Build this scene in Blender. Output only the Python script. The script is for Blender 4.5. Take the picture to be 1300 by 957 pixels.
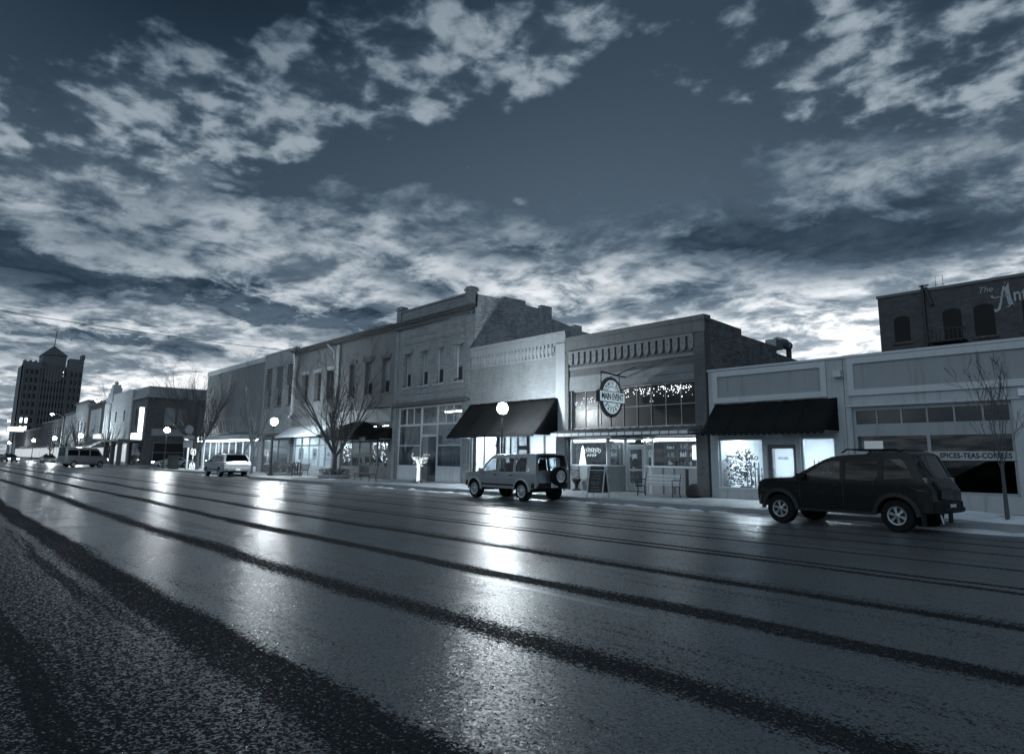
import bpy, bmesh, math, random
from mathutils import Vector, Matrix
from mathutils.geometry import tessellate_polygon
for _o in list(bpy.data.objects): bpy.data.objects.remove(_o, do_unlink=True)
C = bpy.context.scene.collection
SC = bpy.context.scene
R = math.radians; PI = math.pi
rnd = random.Random(7)

# ------------------------------------------------------------------ camera
FWD = Vector((-0.75149771, 0.63770377, 0.16907126))
RGT = Vector((0.64869747, 0.76093037, 0.01328731))
UPV = Vector((0.12017809, -0.11966148, 0.98551426))
cd = bpy.data.cameras.new('camera'); cam = bpy.data.objects.new('camera', cd); C.objects.link(cam)
mw = Matrix.Identity(4)
for i in range(3):
    mw[i][0] = RGT[i]; mw[i][1] = UPV[i]; mw[i][2] = -FWD[i]
mw[2][3] = 1.4255
cam.matrix_world = mw
cd.sensor_width = 36; cd.lens = 24.254; cd.shift_y = -0.0342
cd.clip_start = 0.05; cd.clip_end = 6000
SC.camera = cam

# ------------------------------------------------------------------ node expression helper
class X:
    """a float socket with arithmetic"""
    def __init__(s, nt, v): s.nt = nt; s.v = v
    def _b(s, op, *o):
        n = s.nt.nodes.new('ShaderNodeMath'); n.operation = op
        for i, q in enumerate((s,)+o):
            q = q.v if isinstance(q, X) else q
            if isinstance(q, (int, float)): n.inputs[i].default_value = q
            else: s.nt.links.new(q, n.inputs[i])
        return X(s.nt, n.outputs[0])
    def __add__(s, o): return s._b('ADD', o)
    def __radd__(s, o): return s._b('ADD', o)
    def __sub__(s, o): return s._b('SUBTRACT', o)
    def __rsub__(s, o): return X(s.nt, o)._b('SUBTRACT', s)
    def __mul__(s, o): return s._b('MULTIPLY', o)
    def __rmul__(s, o): return s._b('MULTIPLY', o)
    def __truediv__(s, o): return s._b('DIVIDE', o)
    def __rtruediv__(s, o): return X(s.nt, o)._b('DIVIDE', s)
    def f(s, op, *o): return s._b(op, *o)
    def clamp(s): 
        r = s._b('ADD', 0.0); r.v.node.use_clamp = True; return r
    def ss(s, a, b):
        n = s.nt.nodes.new('ShaderNodeMapRange'); n.interpolation_type = 'SMOOTHSTEP'
        s.nt.links.new(s.v, n.inputs[0]); n.inputs[1].default_value = a; n.inputs[2].default_value = b
        return X(s.nt, n.outputs[0])
def lerp(a, b, t): return a + (b - a) * t
def vec(nt, x, y, z=0.0):
    n = nt.nodes.new('ShaderNodeCombineXYZ')
    for i, q in enumerate((x, y, z)):
        q = q.v if isinstance(q, X) else q
        if isinstance(q, (int, float)): n.inputs[i].default_value = q
        else: nt.links.new(q, n.inputs[i])
    return n.outputs[0]
def noise(nt, v, scale, detail=4, rough=.55, dist=0, kind='FBM'):
    n = nt.nodes.new('ShaderNodeTexNoise'); n.noise_type = kind
    nt.links.new(v, n.inputs['Vector']); n.inputs['Scale'].default_value = scale
    n.inputs['Detail'].default_value = detail; n.inputs['Roughness'].default_value = rough
    n.inputs['Distortion'].default_value = dist
    return X(nt, n.outputs['Fac'])
def sepxyz(nt, v):
    n = nt.nodes.new('ShaderNodeSeparateXYZ'); nt.links.new(v, n.inputs[0])
    return [X(nt, o) for o in n.outputs]

# ------------------------------------------------------------------ world: dusk sky with broken cloud
W = bpy.data.worlds.new('World'); SC.world = W; W.use_nodes = True
nt = W.node_tree; nt.nodes.clear()
tc = nt.nodes.new('ShaderNodeTexCoord')
dx, dy, dz = sepxyz(nt, tc.outputs['Generated'])
az = dy.f('ARCTAN2', dx * -1.0) * (180 / PI)
el = dz.f('ARCSINE') * (180 / PI)
zc = dz.f('MAXIMUM', 0.0) + 0.15
cu = dx / zc; cv = dy / zc
P0 = vec(nt, cu, cv, 0.3)
def gauss(a, e, sa, se, rot=0.0):
    da = az - a; de = el - e
    if rot:
        c, s = math.cos(R(rot)), math.sin(R(rot))
        da, de = da * c + de * s, de * c - da * s
    q = (da * da) * (1 / (sa * sa)) + (de * de) * (1 / (se * se))
    return (q * -1.0).f('EXPONENT')
def gsum(items):
    r = None
    for w, *g in items:
        t = gauss(*g) * w
        r = t if r is None else r + t
    return r
#CLOUD_BEGIN
puff = noise(nt, P0, 11.5, 7, .52, .12)
puffd = noise(nt, P0, 3.0, 3, .5, .2)
big = noise(nt, P0, 1.9, 3, .5, .3)
low = noise(nt, vec(nt, cu, cv, 4.2), 3.2, 9, .66, .4)
low2 = noise(nt, vec(nt, cu * .8, cv, 9.7), 5.0, 6, .6, .4)
# where the high puffy layer is broken or gone
hi_mask = gsum([(1.1, 2, 21.5, 7, 4.2, -5), (1.2, 12, 24.6, 9, 5.2, 12), (1.2, 22, 27.6, 9, 4.2, 14), (1.15, 33, 29.8, 8, 3.2, 6), (1.1, 43.5, 33, 8, 4.0, 22),
                (.7, 30, 35, 12, 3, 0), (.85, 54.0, 29.0, 3.4, 1.6, 0), (1.0, 62.5, 28.4, 5.5, 2.4, -10), (1.2, 71, 28.6, 9, 4.2, -16), (.85, 69, 33.5, 8, 2.2, 0),
                (1.2, 80, 26.5, 8, 4.2, 0), (.45, 57, 32.5, 5, 1.8, 0), (.7, 71, 22.4, 5, 1.6, -20), (.5, 9, 19.4, 6, .8, 10), (.5, 42, 21.0, 3, 1.2, 0), (.45, 36, 23.5, 2.5, .7, 10), (.5, 58, 24.0, 4, 1.2, 0), (.5, 49, 22.0, 3, .8, 0)])
hi_mask = hi_mask + (el - 40).ss(0, 14) * .7
hi = (puff * .64 + puffd * .36 + (hi_mask.f('MINIMUM', 1.2) - 1.0) * .30).ss(.40, .62)
# lower sheet, reaching down to the horizon
edge = el + (big - .5) * 9.0 + (puffd - .5) * 8.0 + (puff - .5) * 9.0
lo_top = 21.0 - gauss(42, 17, 7, 30) * 1.0 + gauss(72, 20, 13, 30) * 3.2
lo = (lo_top - edge).ss(-1.0, 3.0)
lo_bright = (low * .55 + low2 * .25 + puff * .20).ss(.43, .59)
dw = (low - .5) * 5.0
def gd(w, a, e, sa, se, rot=0.0):
    da = az - a + dw * 1.6; de = el - e + dw
    c, s = math.cos(R(rot)), math.sin(R(rot))
    da, de = da * c + de * s, de * c - da * s
    q = (da * da) * (1 / (sa * sa)) + (de * de) * (1 / (se * se))
    return (q * -1.0).f('EXPONENT') * w
dark = None
for g_ in [(1.1, 68, 17.2, 11, 3.0, -6), (.8, 57, 17.4, 6, 1.3, -8), (1.4, 21, 11.6, 13, 1.1, -5), (1.3, 4, 12.2, 8, 1.8, -10), (.9, 40, 12.2, 7, .8, 0), (.8, 6, 8.6, 10, .6, -4), (.8, 34, 14.2, 6, 1.0, -14),
           (.8, 51, 13.0, 7, 1.1, 6), (.7, 41, 17.4, 6, .8, -5), (.5, 14, 8.2, 9, .8, -5), (.7, 60.5, 12.0, 4, .7, 0), (.5, 9, 15.6, 8, 1.0, -4), (.5, 3, 7.0, 6, .8, 0), (.5, 66, 9.3, 3, .4, 0), (.5, 28, 9.5, 8, .6, 0)]:
    q_ = gd(*g_); dark = q_ if dark is None else dark + q_
glow = gsum([(1.45, 65, 9.5, 9, 4.0, 0), (.62, 50, 10.0, 15, 4.0, 0), (.5, 30, 7.0, 30, 5.0, 0), (.5, 11, 9.8, 8, 1.6, 0), (.5, 8, 3.0, 22, 5.0, 0), (.6, 78, 13.0, 7, 2.0, 12), (.15, 34, 15.5, 16, 2.6, 0)])
clear = .046 + (gauss(48, 17, 26, 12) * .040) - (gauss(12, 36, 26, 10) * .036) - (gauss(80, 33, 18, 9) * .016)
hi_col = .065 + (puff.ss(.42, .66) * .25) * (1.0 - gauss(8, 36, 22, 8) * .8) - gauss(14, 34, 16, 5) * .05
base = lerp(clear, hi_col, hi)
lo_col = (.10 + lo_bright * .25 + glow * (.15 + lo_bright * .66))
lo_col = lo_col * (1.0 - (dark * (.6 + low2.ss(.36, .6) * .7)).clamp() * .86)
lsc = noise(nt, vec(nt, cu * .7, cv, 2.2), 1.6, 3, .5, .3)
lo_col = lo_col * (.72 + lsc.ss(.36, .60) * .42)
lum = lerp(base, lo_col, lo * (.42 + (low * .6 + puff * .4 + glow * .3).ss(.38, .54) * .58))
behind = gauss(-115, 25, 70, 45)
lum = lum + behind * 0.10
lum = lerp(lum, .03, (el * -1.0).ss(-0.5, 1.0))
#CLOUD_END
ramp = nt.nodes.new('ShaderNodeValToRGB'); nt.links.new(lum.v, ramp.inputs[0])
def lin(c): c /= 255; return c / 12.92 if c <= .04045 else ((c + .055) / 1.055) ** 2.4
stops = [(0, (0, 0, 0)), (lin(42), (28, 42, 55)), (lin(86), (71, 86, 100)), (lin(143), (131, 143, 153)), (lin(196), (190, 196, 201)), (lin(242), (240, 242, 244))]
cr = ramp.color_ramp
for i, (p, c) in enumerate(stops):
    e = cr.elements[i] if i < 2 else cr.elements.new(p)
    e.position = p; e.color = (lin(c[0]), lin(c[1]), lin(c[2]), 1)
cr.elements[len(stops) - 1].position = lin(242)
# a low physical sky adds its own faint gradient
sky = nt.nodes.new('ShaderNodeTexSky'); sky.sky_type = 'NISHITA'; sky.sun_disc = False
sky.sun_elevation = R(2); sky.sun_rotation = R(-26)
bw = nt.nodes.new('ShaderNodeRGBToBW'); nt.links.new(sky.outputs[0], bw.inputs[0])
tintn = nt.nodes.new('ShaderNodeMix'); tintn.data_type = 'RGBA'; tintn.blend_type = 'MULTIPLY'; tintn.inputs[0].default_value = 1
nt.links.new(bw.outputs[0], tintn.inputs[6]); tintn.inputs[7].default_value = (.7, 1, 1.35, 1)
bg1 = nt.nodes.new('ShaderNodeBackground'); nt.links.new(ramp.outputs[0], bg1.inputs[0]); bg1.inputs[1].default_value = 1.0
bg2 = nt.nodes.new('ShaderNodeBackground'); nt.links.new(tintn.outputs[2], bg2.inputs[0]); bg2.inputs[1].default_value = .004
ad = nt.nodes.new('ShaderNodeAddShader'); nt.links.new(bg1.outputs[0], ad.inputs[0]); nt.links.new(bg2.outputs[0], ad.inputs[1])
wo = nt.nodes.new('ShaderNodeOutputWorld'); nt.links.new(ad.outputs[0], wo.inputs[0])
W.cycles.sampling_method = 'MANUAL'; W.cycles.sample_map_resolution = 512

# added fill light from the camera side to lift the facades, wide and weak
sd = bpy.data.lights.new('dusk_fill', 'SUN'); sd.energy = 0.40; sd.angle = R(70); sd.color = (.80, 1.0, 1.12)
so = bpy.data.objects.new('dusk_fill', sd); C.objects.link(so)
so.rotation_euler = Vector((.25, -1.0, .62)).to_track_quat('Z', 'Y').to_euler()
SC.view_settings.view_transform = 'Standard'; SC.view_settings.look = 'None'
SC.view_settings.exposure = 0.28; SC.view_settings.gamma = 1
SC.cycles.use_denoising = True
SC.cycles.max_bounces = 6; SC.cycles.diffuse_bounces = 2; SC.cycles.glossy_bounces = 3
SC.cycles.transparent_max_bounces = 12; SC.cycles.transmission_bounces = 3
SC.cycles.sample_clamp_indirect = 4.0; SC.cycles.sample_clamp_direct = 0
SC.cycles.caustics_reflective = False; SC.cycles.caustics_refractive = False

# ------------------------------------------------------------------ materials
_M = {}
def _new(name):
    m = bpy.data.materials.new(name); m.use_nodes = True; t = m.node_tree
    b = t.nodes['Principled BSDF']; return m, t, b
def mat(name, g, rough=.8, var=.18, scale=2.5, bump=0.0, bscale=60, metal=0.0, spec=.5, coat=0.0, streak=0.0):
    """a painted or plain surface: grey value g, blotchy variation, fine bump, optional rain streaks"""
    if name in _M: return _M[name]
    m, t, b = _new(name)
    tcn = t.nodes.new('ShaderNodeTexCoord'); v = tcn.outputs['Object']
    n1 = noise(t, v, scale, 5, .6); n2 = noise(t, v, scale * 9, 3, .6)
    k = 1.0 + (n1 - .5) * (var * 2.2) + (n2 - .5) * (var * .9)
    if streak:
        x, y, z = sepxyz(t, v)
        st = noise(t, vec(t, x * 3.0, y * 3.0, z * .25), 1.6, 4, .6)
        k = k * (1.0 - st.ss(.5, .75) * streak)
    val = (k * g).clamp()
    cc = t.nodes.new('ShaderNodeCombineColor')
    for i, q in enumerate((.93, 1.0, 1.07)):
        t.links.new((val * q).v, cc.inputs[i])
    t.links.new(cc.outputs[0], b.inputs['Base Color'])
    b.inputs['Metallic'].default_value = metal
    b.inputs['Specular IOR Level'].default_value = spec
    if rough > .2: t.links.new((n2 * .25 + (rough - .12)).clamp().v, b.inputs['Roughness'])
    else: b.inputs['Roughness'].default_value = rough * .4
    if coat: b.inputs['Coat Weight'].default_value = coat; b.inputs['Coat Roughness'].default_value = .05
    if bump:
        bn = t.nodes.new('ShaderNodeBump'); bn.inputs['Strength'].default_value = bump; bn.inputs['Distance'].default_value = .01
        t.links.new(noise(t, v, bscale, 4, .6).v, bn.inputs['Height']); t.links.new(bn.outputs[0], b.inputs['Normal'])
    _M[name] = m; return m
def brick(name, g, mortar=.5, var=.35, bw=.23, bh=.078, blotch=.25, bump=.5, rough=.85):
    if name in _M: return _M[name]
    m, t, b = _new(name)
    tcn = t.nodes.new('ShaderNodeTexCoord'); v = tcn.outputs['Object']
    x, y, z = sepxyz(t, v)
    bt = t.nodes.new('ShaderNodeTexBrick'); t.links.new(vec(t, x + y, z), bt.inputs['Vector'])
    bt.inputs['Scale'].default_value = 1; bt.inputs['Brick Width'].default_value = bw; bt.inputs['Row Height'].default_value = bh
    bt.inputs['Mortar Size'].default_value = .008; bt.inputs['Mortar Smooth'].default_value = .3
    c1 = g * (1 - var); c2 = g * (1 + var); mo = g * mortar
    bt.inputs['Color1'].default_value = (c1,) * 3 + (1,); bt.inputs['Color2'].default_value = (c2,) * 3 + (1,)
    bt.inputs['Mortar'].default_value = (mo,) * 3 + (1,)
    bwn = t.nodes.new('ShaderNodeRGBToBW'); t.links.new(bt.outputs['Color'], bwn.inputs[0])
    n1 = noise(t, v, .9, 6, .62); n2 = noise(t, v, 7, 4, .6)
    st = noise(t, vec(t, x * 2.2, y * 2.2, z * .3), 1.5, 4, .6)
    val = X(t, bwn.outputs[0]) * (1.0 + (n1 - .5) * (blotch * 3.2) + (n2 - .5) * blotch * 1.4) * (1.0 - st.ss(.52, .78) * blotch)
    cc = t.nodes.new('ShaderNodeCombineColor')
    for i, q in enumerate((.93, 1.0, 1.07)): t.links.new((val.clamp() * q).v, cc.inputs[i])
    t.links.new(cc.outputs[0], b.inputs['Base Color']); b.inputs['Roughness'].default_value = rough
    bn = t.nodes.new('ShaderNodeBump'); bn.inputs['Strength'].default_value = bump; bn.inputs['Distance'].default_value = .02
    t.links.new(((1.0 - X(t, bt.outputs['Fac'])) * .7 + n2 * .5).v, bn.inputs['Height']); t.links.new(bn.outputs[0], b.inputs['Normal'])
    _M[name] = m; return m
def emit(name, s, col=(.88, .97, 1.0)):
    if name in _M: return _M[name]
    m, t, b = _new(name)
    b.inputs['Base Color'].default_value = (.05, .05, .05, 1); b.inputs['Emission Color'].default_value = (*col, 1)
    b.inputs['Emission Strength'].default_value = s; _M[name] = m; return m
def glass(name, tint=.85, rough=.02, refl=1.7):
    if name in _M: return _M[name]
    m, t, b = _new(name); t.nodes.remove(b)
    tr = t.nodes.new('ShaderNodeBsdfTransparent'); tr.inputs[0].default_value = (tint * .95, tint, tint * 1.03, 1)
    gl = t.nodes.new('ShaderNodeBsdfGlossy'); gl.inputs[0].default_value = (1, 1, 1, 1); gl.inputs['Roughness'].default_value = rough
    ge = t.nodes.new('ShaderNodeNewGeometry'); dp = t.nodes.new('ShaderNodeVectorMath'); dp.operation = 'DOT_PRODUCT'
    t.links.new(ge.outputs['Incoming'], dp.inputs[0]); t.links.new(ge.outputs['Normal'], dp.inputs[1])
    sch = (1.0 - X(t, dp.outputs['Value']).f('ABSOLUTE').clamp()).f('POWER', 5.0) * .96 + .04
    mx = t.nodes.new('ShaderNodeMixShader'); t.links.new((sch * refl).clamp().v, mx.inputs[0])
    t.links.new(tr.outputs[0], mx.inputs[1]); t.links.new(gl.outputs[0], mx.inputs[2])
    t.links.new(mx.outputs[0], t.nodes['Material Output'].inputs[0]); _M[name] = m; return m

STUCCO = mat('painted stucco', .46, .85, .2, .7, .4, 70, streak=.32)
TRIM = mat('pale painted trim', .56, .7, .06, 1.2, .1, 80, streak=.10)
TRIM2 = mat('grey painted trim', .34, .7, .12, 1.5, .15, 80, streak=.2)
TRIMD = mat('dark painted trim', .12, .6, .2, 2, .15, 60)
PANEL = mat('sign panel paint', .33, .8, .16, .6, .3, 70, streak=.22)
WHITE = mat('white paint', .78, .55, .06, 3)
BLACKM = mat('black metal', .03, .45, .3, 6, metal=.3)
GREYM = mat('grey metal', .35, .4, .2, 5, metal=.8)
STEEL = mat('bright steel', .62, .28, .1, 8, metal=1.0)
AWN = mat('dark awning canvas', .016, .9, .4, 1.6, .5, 18, spec=.06)
AWNL = mat('light awning canvas', .55, .85, .2, 2, .3, 18)
WOODL = mat('weathered bench slats', .48, .7, .25, 5, .4, 40)
ROOFM = mat('tar roof', .06, .9, .3, 1, .4, 30)
CONC = None
BR_BIG = brick('buff brick', .27, .75, .16)
BR_SIDE = brick('rough side brick', .46, .7, .28, blotch=.42)
BR_PALE = brick('whitewashed brick', .27, .86, .10, blotch=.26, bump=.9)
BR_ME = brick('dark painted brick', .125, .8, .12, blotch=.2)
BR_MES = brick('patched side brick', .16, .7, .3, blotch=.5)
BR_DK = brick('dark brick', .085, .8, .25, blotch=.25)
BR_TWO = brick('smooth painted brick', .18, .92, .06, blotch=.14, bump=.3)
BR_FAR = brick('far brick', .11, .8, .2)
SHINGLE = brick('roof shingles', .16, .4, .35, .3, .16)
PANE = mat('dark window pane', .03, .14, .3, .8, spec=.9)
PANEL_LIT = None
BLIND = mat('window blind', .34, .35, .2, .7, spec=.6)
GLASS = glass('shop glass', .86)
GLASS_D = glass('tinted car glass', .05, refl=1.2)
GLASS_C = glass('clear car glass', .6)
E_TUBE = emit('fluorescent tube', 14)
E_SHOP = emit('shop ceiling light', 170)
E_DIM = emit('dim lamp', 34)
E_LAMP = emit('street lamp globe', 360)
E_FAR = emit('far lamp globe', 60)
E_STR = emit('string light bulb', 5)
E_SIGN = emit('lit sign face', 2.0)
E_SIGN2 = emit('softly lit sign face', 1.1)
E_HEAD = emit('headlight glow', 30)
IWHITE = mat('pale interior wall', .74, .8, .08, 1)
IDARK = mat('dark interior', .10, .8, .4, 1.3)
IMID = mat('mid interior', .3, .8, .3, 1.3)
FLOORM = mat('interior floor', .2, .5, .2, 2)
INK = mat('dark lettering', .03, .7, .1)
PALEINK = mat('faded white lettering', .42, .85, .3, 4)
BARK = mat('bark', .09, .9, .4, 12, .8, 30)
BARKL = mat('pale bark', .16, .9, .4, 12, .8, 30)
PLANT = mat('plant leaves', .07, .6, .4, 6)
SNOW = mat('old snow', .72, .9, .22, 3, .8, 25)
RUBBER = mat('tyre rubber', .014, .9, .3, 10, .3, 60, spec=.12)
TRIMP = mat('black plastic', .016, .6, .2, 8, spec=.25)
SEATM = mat('seat cloth', .06, .9, .2)
TAIL = mat('tail lamp lens', .20, .25, .2, 9, spec=.8)
HEADL = mat('headlamp lens', .6, .15, .2, 9, spec=1)

# ------------------------------------------------------------------ mesh collecting
def base_of(o):
    v = Vector((0, 0, 0))
    while o is not None: v = v + o.location; o = o.parent
    return v
class MB:
    def __init__(s): s.v = []; s.f = []; s.mi = []; s.m = 0; s.cut = []
    def slot(s, i): s.m = i; return s
    def add(s, vs, fs):
        n = len(s.v); s.cut.append((n, len(s.f))); s.v += [tuple(p) for p in vs]
        for f in fs: s.f.append([n + i for i in f]); s.mi.append(s.m)
        return s
    def box(s, x0, x1, y0, y1, z0, z1):
        if x0 > x1: x0, x1 = x1, x0
        if y0 > y1: y0, y1 = y1, y0
        if z0 > z1: z0, z1 = z1, z0
        return s.add([(x0, y0, z0), (x1, y0, z0), (x1, y1, z0), (x0, y1, z0), (x0, y0, z1), (x1, y0, z1), (x1, y1, z1), (x0, y1, z1)],
              [(3, 2, 1, 0), (4, 5, 6, 7), (0, 1, 5, 4), (1, 2, 6, 5), (2, 3, 7, 6), (3, 0, 4, 7)])
    def quad(s, a, b, c, d): return s.add([a, b, c, d], [(0, 1, 2, 3)])
    def obox(s, c, ax, ay, az_, hx, hy, hz):
        c = Vector(c); ax, ay, az_ = [Vector(a).normalized() for a in (ax, ay, az_)]
        vs = [c + ax * (hx * i) + ay * (hy * j) + az_ * (hz * k) for k in (-1, 1) for j in (-1, 1) for i in (-1, 1)]
        return s.add(vs, [(0, 2, 3, 1), (4, 5, 7, 6), (0, 1, 5, 4), (1, 3, 7, 5), (3, 2, 6, 7), (2, 0, 4, 6)])
    def bar(s, a, b, w, h=None):
        a, b = Vector(a), Vector(b); d = b - a; h = h or w
        up = Vector((0, 0, 1)) if abs(d.normalized().z) < .95 else Vector((0, 1, 0))
        sd_ = d.cross(up); u2 = sd_.cross(d)
        return s.obox((a + b) / 2, d, sd_, u2, d.length / 2, w / 2, h / 2)
    def tube(s, pts, rs, n=8, cap=True):
        pts = [Vector(p) for p in pts]
        if not isinstance(rs, (list, tuple)): rs = [rs] * len(pts)
        rings = []; ref = None
        for i, p in enumerate(pts):
            d = (pts[min(i + 1, len(pts) - 1)] - pts[max(i - 1, 0)])
            d = d.normalized() if d.length > 1e-9 else Vector((0, 0, 1))
            if ref is None: ref = Vector((1, 0, 0)) if abs(d.x) < .9 else Vector((0, 1, 0))
            a = d.cross(ref).normalized(); b = d.cross(a).normalized(); ref = a.cross(d) if False else ref
            rings.append([p + (a * math.cos(2 * PI * k / n) + b * math.sin(2 * PI * k / n)) * rs[i] for k in range(n)])
        vs = [q for r in rings for q in r]; fs = []
        for i in range(len(pts) - 1):
            for k in range(n):
                k2 = (k + 1) % n; fs.append((i * n + k, i * n + k2, (i + 1) * n + k2, (i + 1) * n + k))
        if cap: fs.append(tuple(range(n - 1, -1, -1))); fs.append(tuple((len(pts) - 1) * n + k for k in range(n)))
        return s.add(vs, fs)
    def lathe(s, c, prof, n=16, axis='z', cap=True):
        """prof: (r, h) list"""
        c = Vector(c); vs = []
        for r, h in prof:
            for k in range(n):
                a = 2 * PI * k / n; p, q = r * math.cos(a), r * math.sin(a)
                vs.append(c + (Vector((p, q, h)) if axis == 'z' else Vector((p, h, q)) if axis == 'y' else Vector((h, p, q))))
        fs = []
        for i in range(len(prof) - 1):
            for k in range(n):
                k2 = (k + 1) % n; fs.append((i * n + k, i * n + k2, (i + 1) * n + k2, (i + 1) * n + k))
        if cap: fs.append(tuple(range(n - 1, -1, -1))); fs.append(tuple((len(prof) - 1) * n + k for k in range(n)))
        return s.add(vs, fs)
    def prism(s, poly, y0, y1, plane='xz'):
        """poly: list of 2D points; extruded along the third axis"""
        n = len(poly)
        def P(p, t): return (p[0], t, p[1]) if plane == 'xz' else (t, p[0], p[1]) if plane == 'yz' else (p[0], p[1], t)
        vs = [P(p, y0) for p in poly] + [P(p, y1) for p in poly]
        tri = tessellate_polygon([[Vector((p[0], p[1], 0)) for p in poly]])
        fs = [tuple(t) for t in tri] + [tuple(n + i for i in reversed(t)) for t in tri] + [(i, (i + 1) % n, n + (i + 1) % n, n + i) for i in range(n)]
        return s.add(vs, fs)
    def build(s, name, m, parent=None, smooth=False, bevel=0, sharp=40):
        me = bpy.data.meshes.new(name); off = base_of(parent) if parent is not None else Vector((0, 0, 0))
        if getattr(s, 'loc', None) is not None: off = Vector((0, 0, 0))
        me.from_pydata([(p[0] - off.x, p[1] - off.y, p[2] - off.z) for p in s.v], [], s.f); me.update()
        bm = bmesh.new(); bm.from_mesh(me); bmesh.ops.recalc_face_normals(bm, faces=bm.faces); bm.to_mesh(me); bm.free()
        for mm in (m if isinstance(m, (list, tuple)) else [m]): me.materials.append(mm)
        if isinstance(m, (list, tuple)): me.polygons.foreach_set('material_index', s.mi)
        if smooth:
            me.polygons.foreach_set('use_smooth', [True] * len(me.polygons)); me.set_sharp_from_angle(angle=R(sharp))
        o = bpy.data.objects.new(name, me); C.objects.link(o); o.parent = parent
        if bevel:
            bv = o.modifiers.new('bevel', 'BEVEL'); bv.width = bevel; bv.segments = 2; bv.limit_method = 'ANGLE'; bv.angle_limit = R(35)
        return o
def each(mb, name, m, parent, **k):
    """one object per piece collected in mb"""
    cuts_ = mb.cut + [(len(mb.v), len(mb.f))]; r = []
    for (v0, f0), (v1, f1) in zip(cuts_, cuts_[1:]):
        q = type(mb)(); q.add(mb.v[v0:v1], [[i - v0 for i in f] for f in mb.f[f0:f1]]); r.append(q.build(name, m, parent, **k))
    return r
def tag(o, label=None, cat=None, group=None, kind=None):
    for k, v in (('label', label), ('category', cat), ('group', group), ('kind', kind)):
        if v: o[k] = v
    return o
def thing(name, label, cat, loc=(0, 0, 0), rz=0.0, group=None):
    o = bpy.data.objects.new(name, None); C.objects.link(o); o.location = loc; o.rotation_euler = (0, 0, rz)
    o.empty_display_size = .2
    return tag(o, label, cat, group)
class L(MB):
    """like MB, but its coordinates are already local to the parent"""
    loc = True
def dup(root, loc, rz=None, label=None, scale=None):
    r = root.copy(); C.objects.link(r); r.location = loc
    if rz is not None: r.rotation_euler = (0, 0, rz)
    if scale: r.scale = (scale,) * 3
    if label: r['label'] = label
    for ch in list(root.children):
        c = ch.copy(); C.objects.link(c); c.parent = r
        for g in list(ch.children):
            d = g.copy(); C.objects.link(d); d.parent = c
    return r
def text(name, s, size, m, parent, origin, right=(1, 0, 0), up=(0, 0, 1), depth=.006, bold=0.0, shear=0, align='CENTER', sx=1.0, spacing=1.0):
    cu_ = bpy.data.curves.new(name, 'FONT'); cu_.body = s; cu_.size = size; cu_.extrude = depth; cu_.offset = bold
    cu_.shear = shear; cu_.align_x = align; cu_.align_y = 'CENTER'; cu_.space_character = spacing; cu_.resolution_u = 3
    t = bpy.data.objects.new(name, cu_); C.objects.link(t)
    bpy.context.view_layer.update()
    me = bpy.data.meshes.new_from_object(t.evaluated_get(bpy.context.evaluated_depsgraph_get()))
    bpy.data.objects.remove(t, do_unlink=True)
    rt, u = Vector(right).normalized(), Vector(up).normalized(); n = rt.cross(u)
    off = base_of(parent) if parent is not None else Vector()
    for v in me.vertices:
        p = v.co; v.co = Vector(origin) + rt * (p.x * sx) + u * p.y + n * p.z - off
    me.materials.clear(); me.materials.append(m)
    o = bpy.data.objects.new(name, me); C.objects.link(o); o.parent = parent; return o

# ------------------------------------------------------------------ facade kit (facades face -Y, world coordinates)
F = 23.0
def wallmb(mb, x0, x1, z0, z1, y0, y1, ops):
    """a wall slab with rectangular openings, as a grid of blocks"""
    xs = sorted({x0, x1, *[a for o in ops for a in o[:2] if x0 < a < x1]})
    for xa, xb in zip(xs, xs[1:]):
        zs = [z0]; cuts = sorted((max(o[2], z0), min(o[3], z1)) for o in ops if o[0] <= xa + 1e-6 and o[1] >= xb - 1e-6)
        z = z0
        for a, b in cuts:
            if a > z + 1e-6: mb.box(xa, xb, y0, y1, z, a)
            z = max(z, b)
        if z1 > z + 1e-6: mb.box(xa, xb, y0, y1, z, z1)
    return mb
def window(par, x0, x1, z0, z1, y=F, fr=None, pane=None, nx=1, nz=1, rec=.12, fw=.06, mw_=.035, name='window', sill=None, blind=0.0):
    fr = fr or TRIM2; pane = pane or PANE
    ya, yb = y + rec, y + rec + .07
    b = MB(); b.box(x0, x0 + fw, ya, yb, z0, z1).box(x1 - fw, x1, ya, yb, z0, z1).box(x0 + fw, x1 - fw, ya, yb, z0, z0 + fw).box(x0 + fw, x1 - fw, ya, yb, z1 - fw, z1)
    for i in range(1, nx):
        x = x0 + (x1 - x0) * i / nx; b.box(x - mw_ / 2, x + mw_ / 2, ya + .01, yb - .01, z0 + fw, z1 - fw)
    for i in range(1, nz):
        z = z0 + (z1 - z0) * i / nz; b.box(x0 + fw, x1 - fw, ya + .005, yb - .005, z - mw_ / 2, z + mw_ / 2)
    w = b.build(name, fr, par)
    MB().quad((x0 + fw, ya + .04, z0 + fw), (x1 - fw, ya + .04, z0 + fw), (x1 - fw, ya + .04, z1 - fw), (x0 + fw, ya + .04, z1 - fw)).build('pane', pane, w)
    if blind:
        MB().box(x0 + fw + .01, x1 - fw - .01, ya + .03, ya + .036, z1 - fw - (z1 - z0) * blind, z1 - fw - .01).build('blind', BLIND, w)
    if sill: MB().box(x0 - .08, x1 + .08, y - .08, y + rec - .003, z0 - .12, z0 - .003).build('sill', sill, w)
    return w
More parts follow.
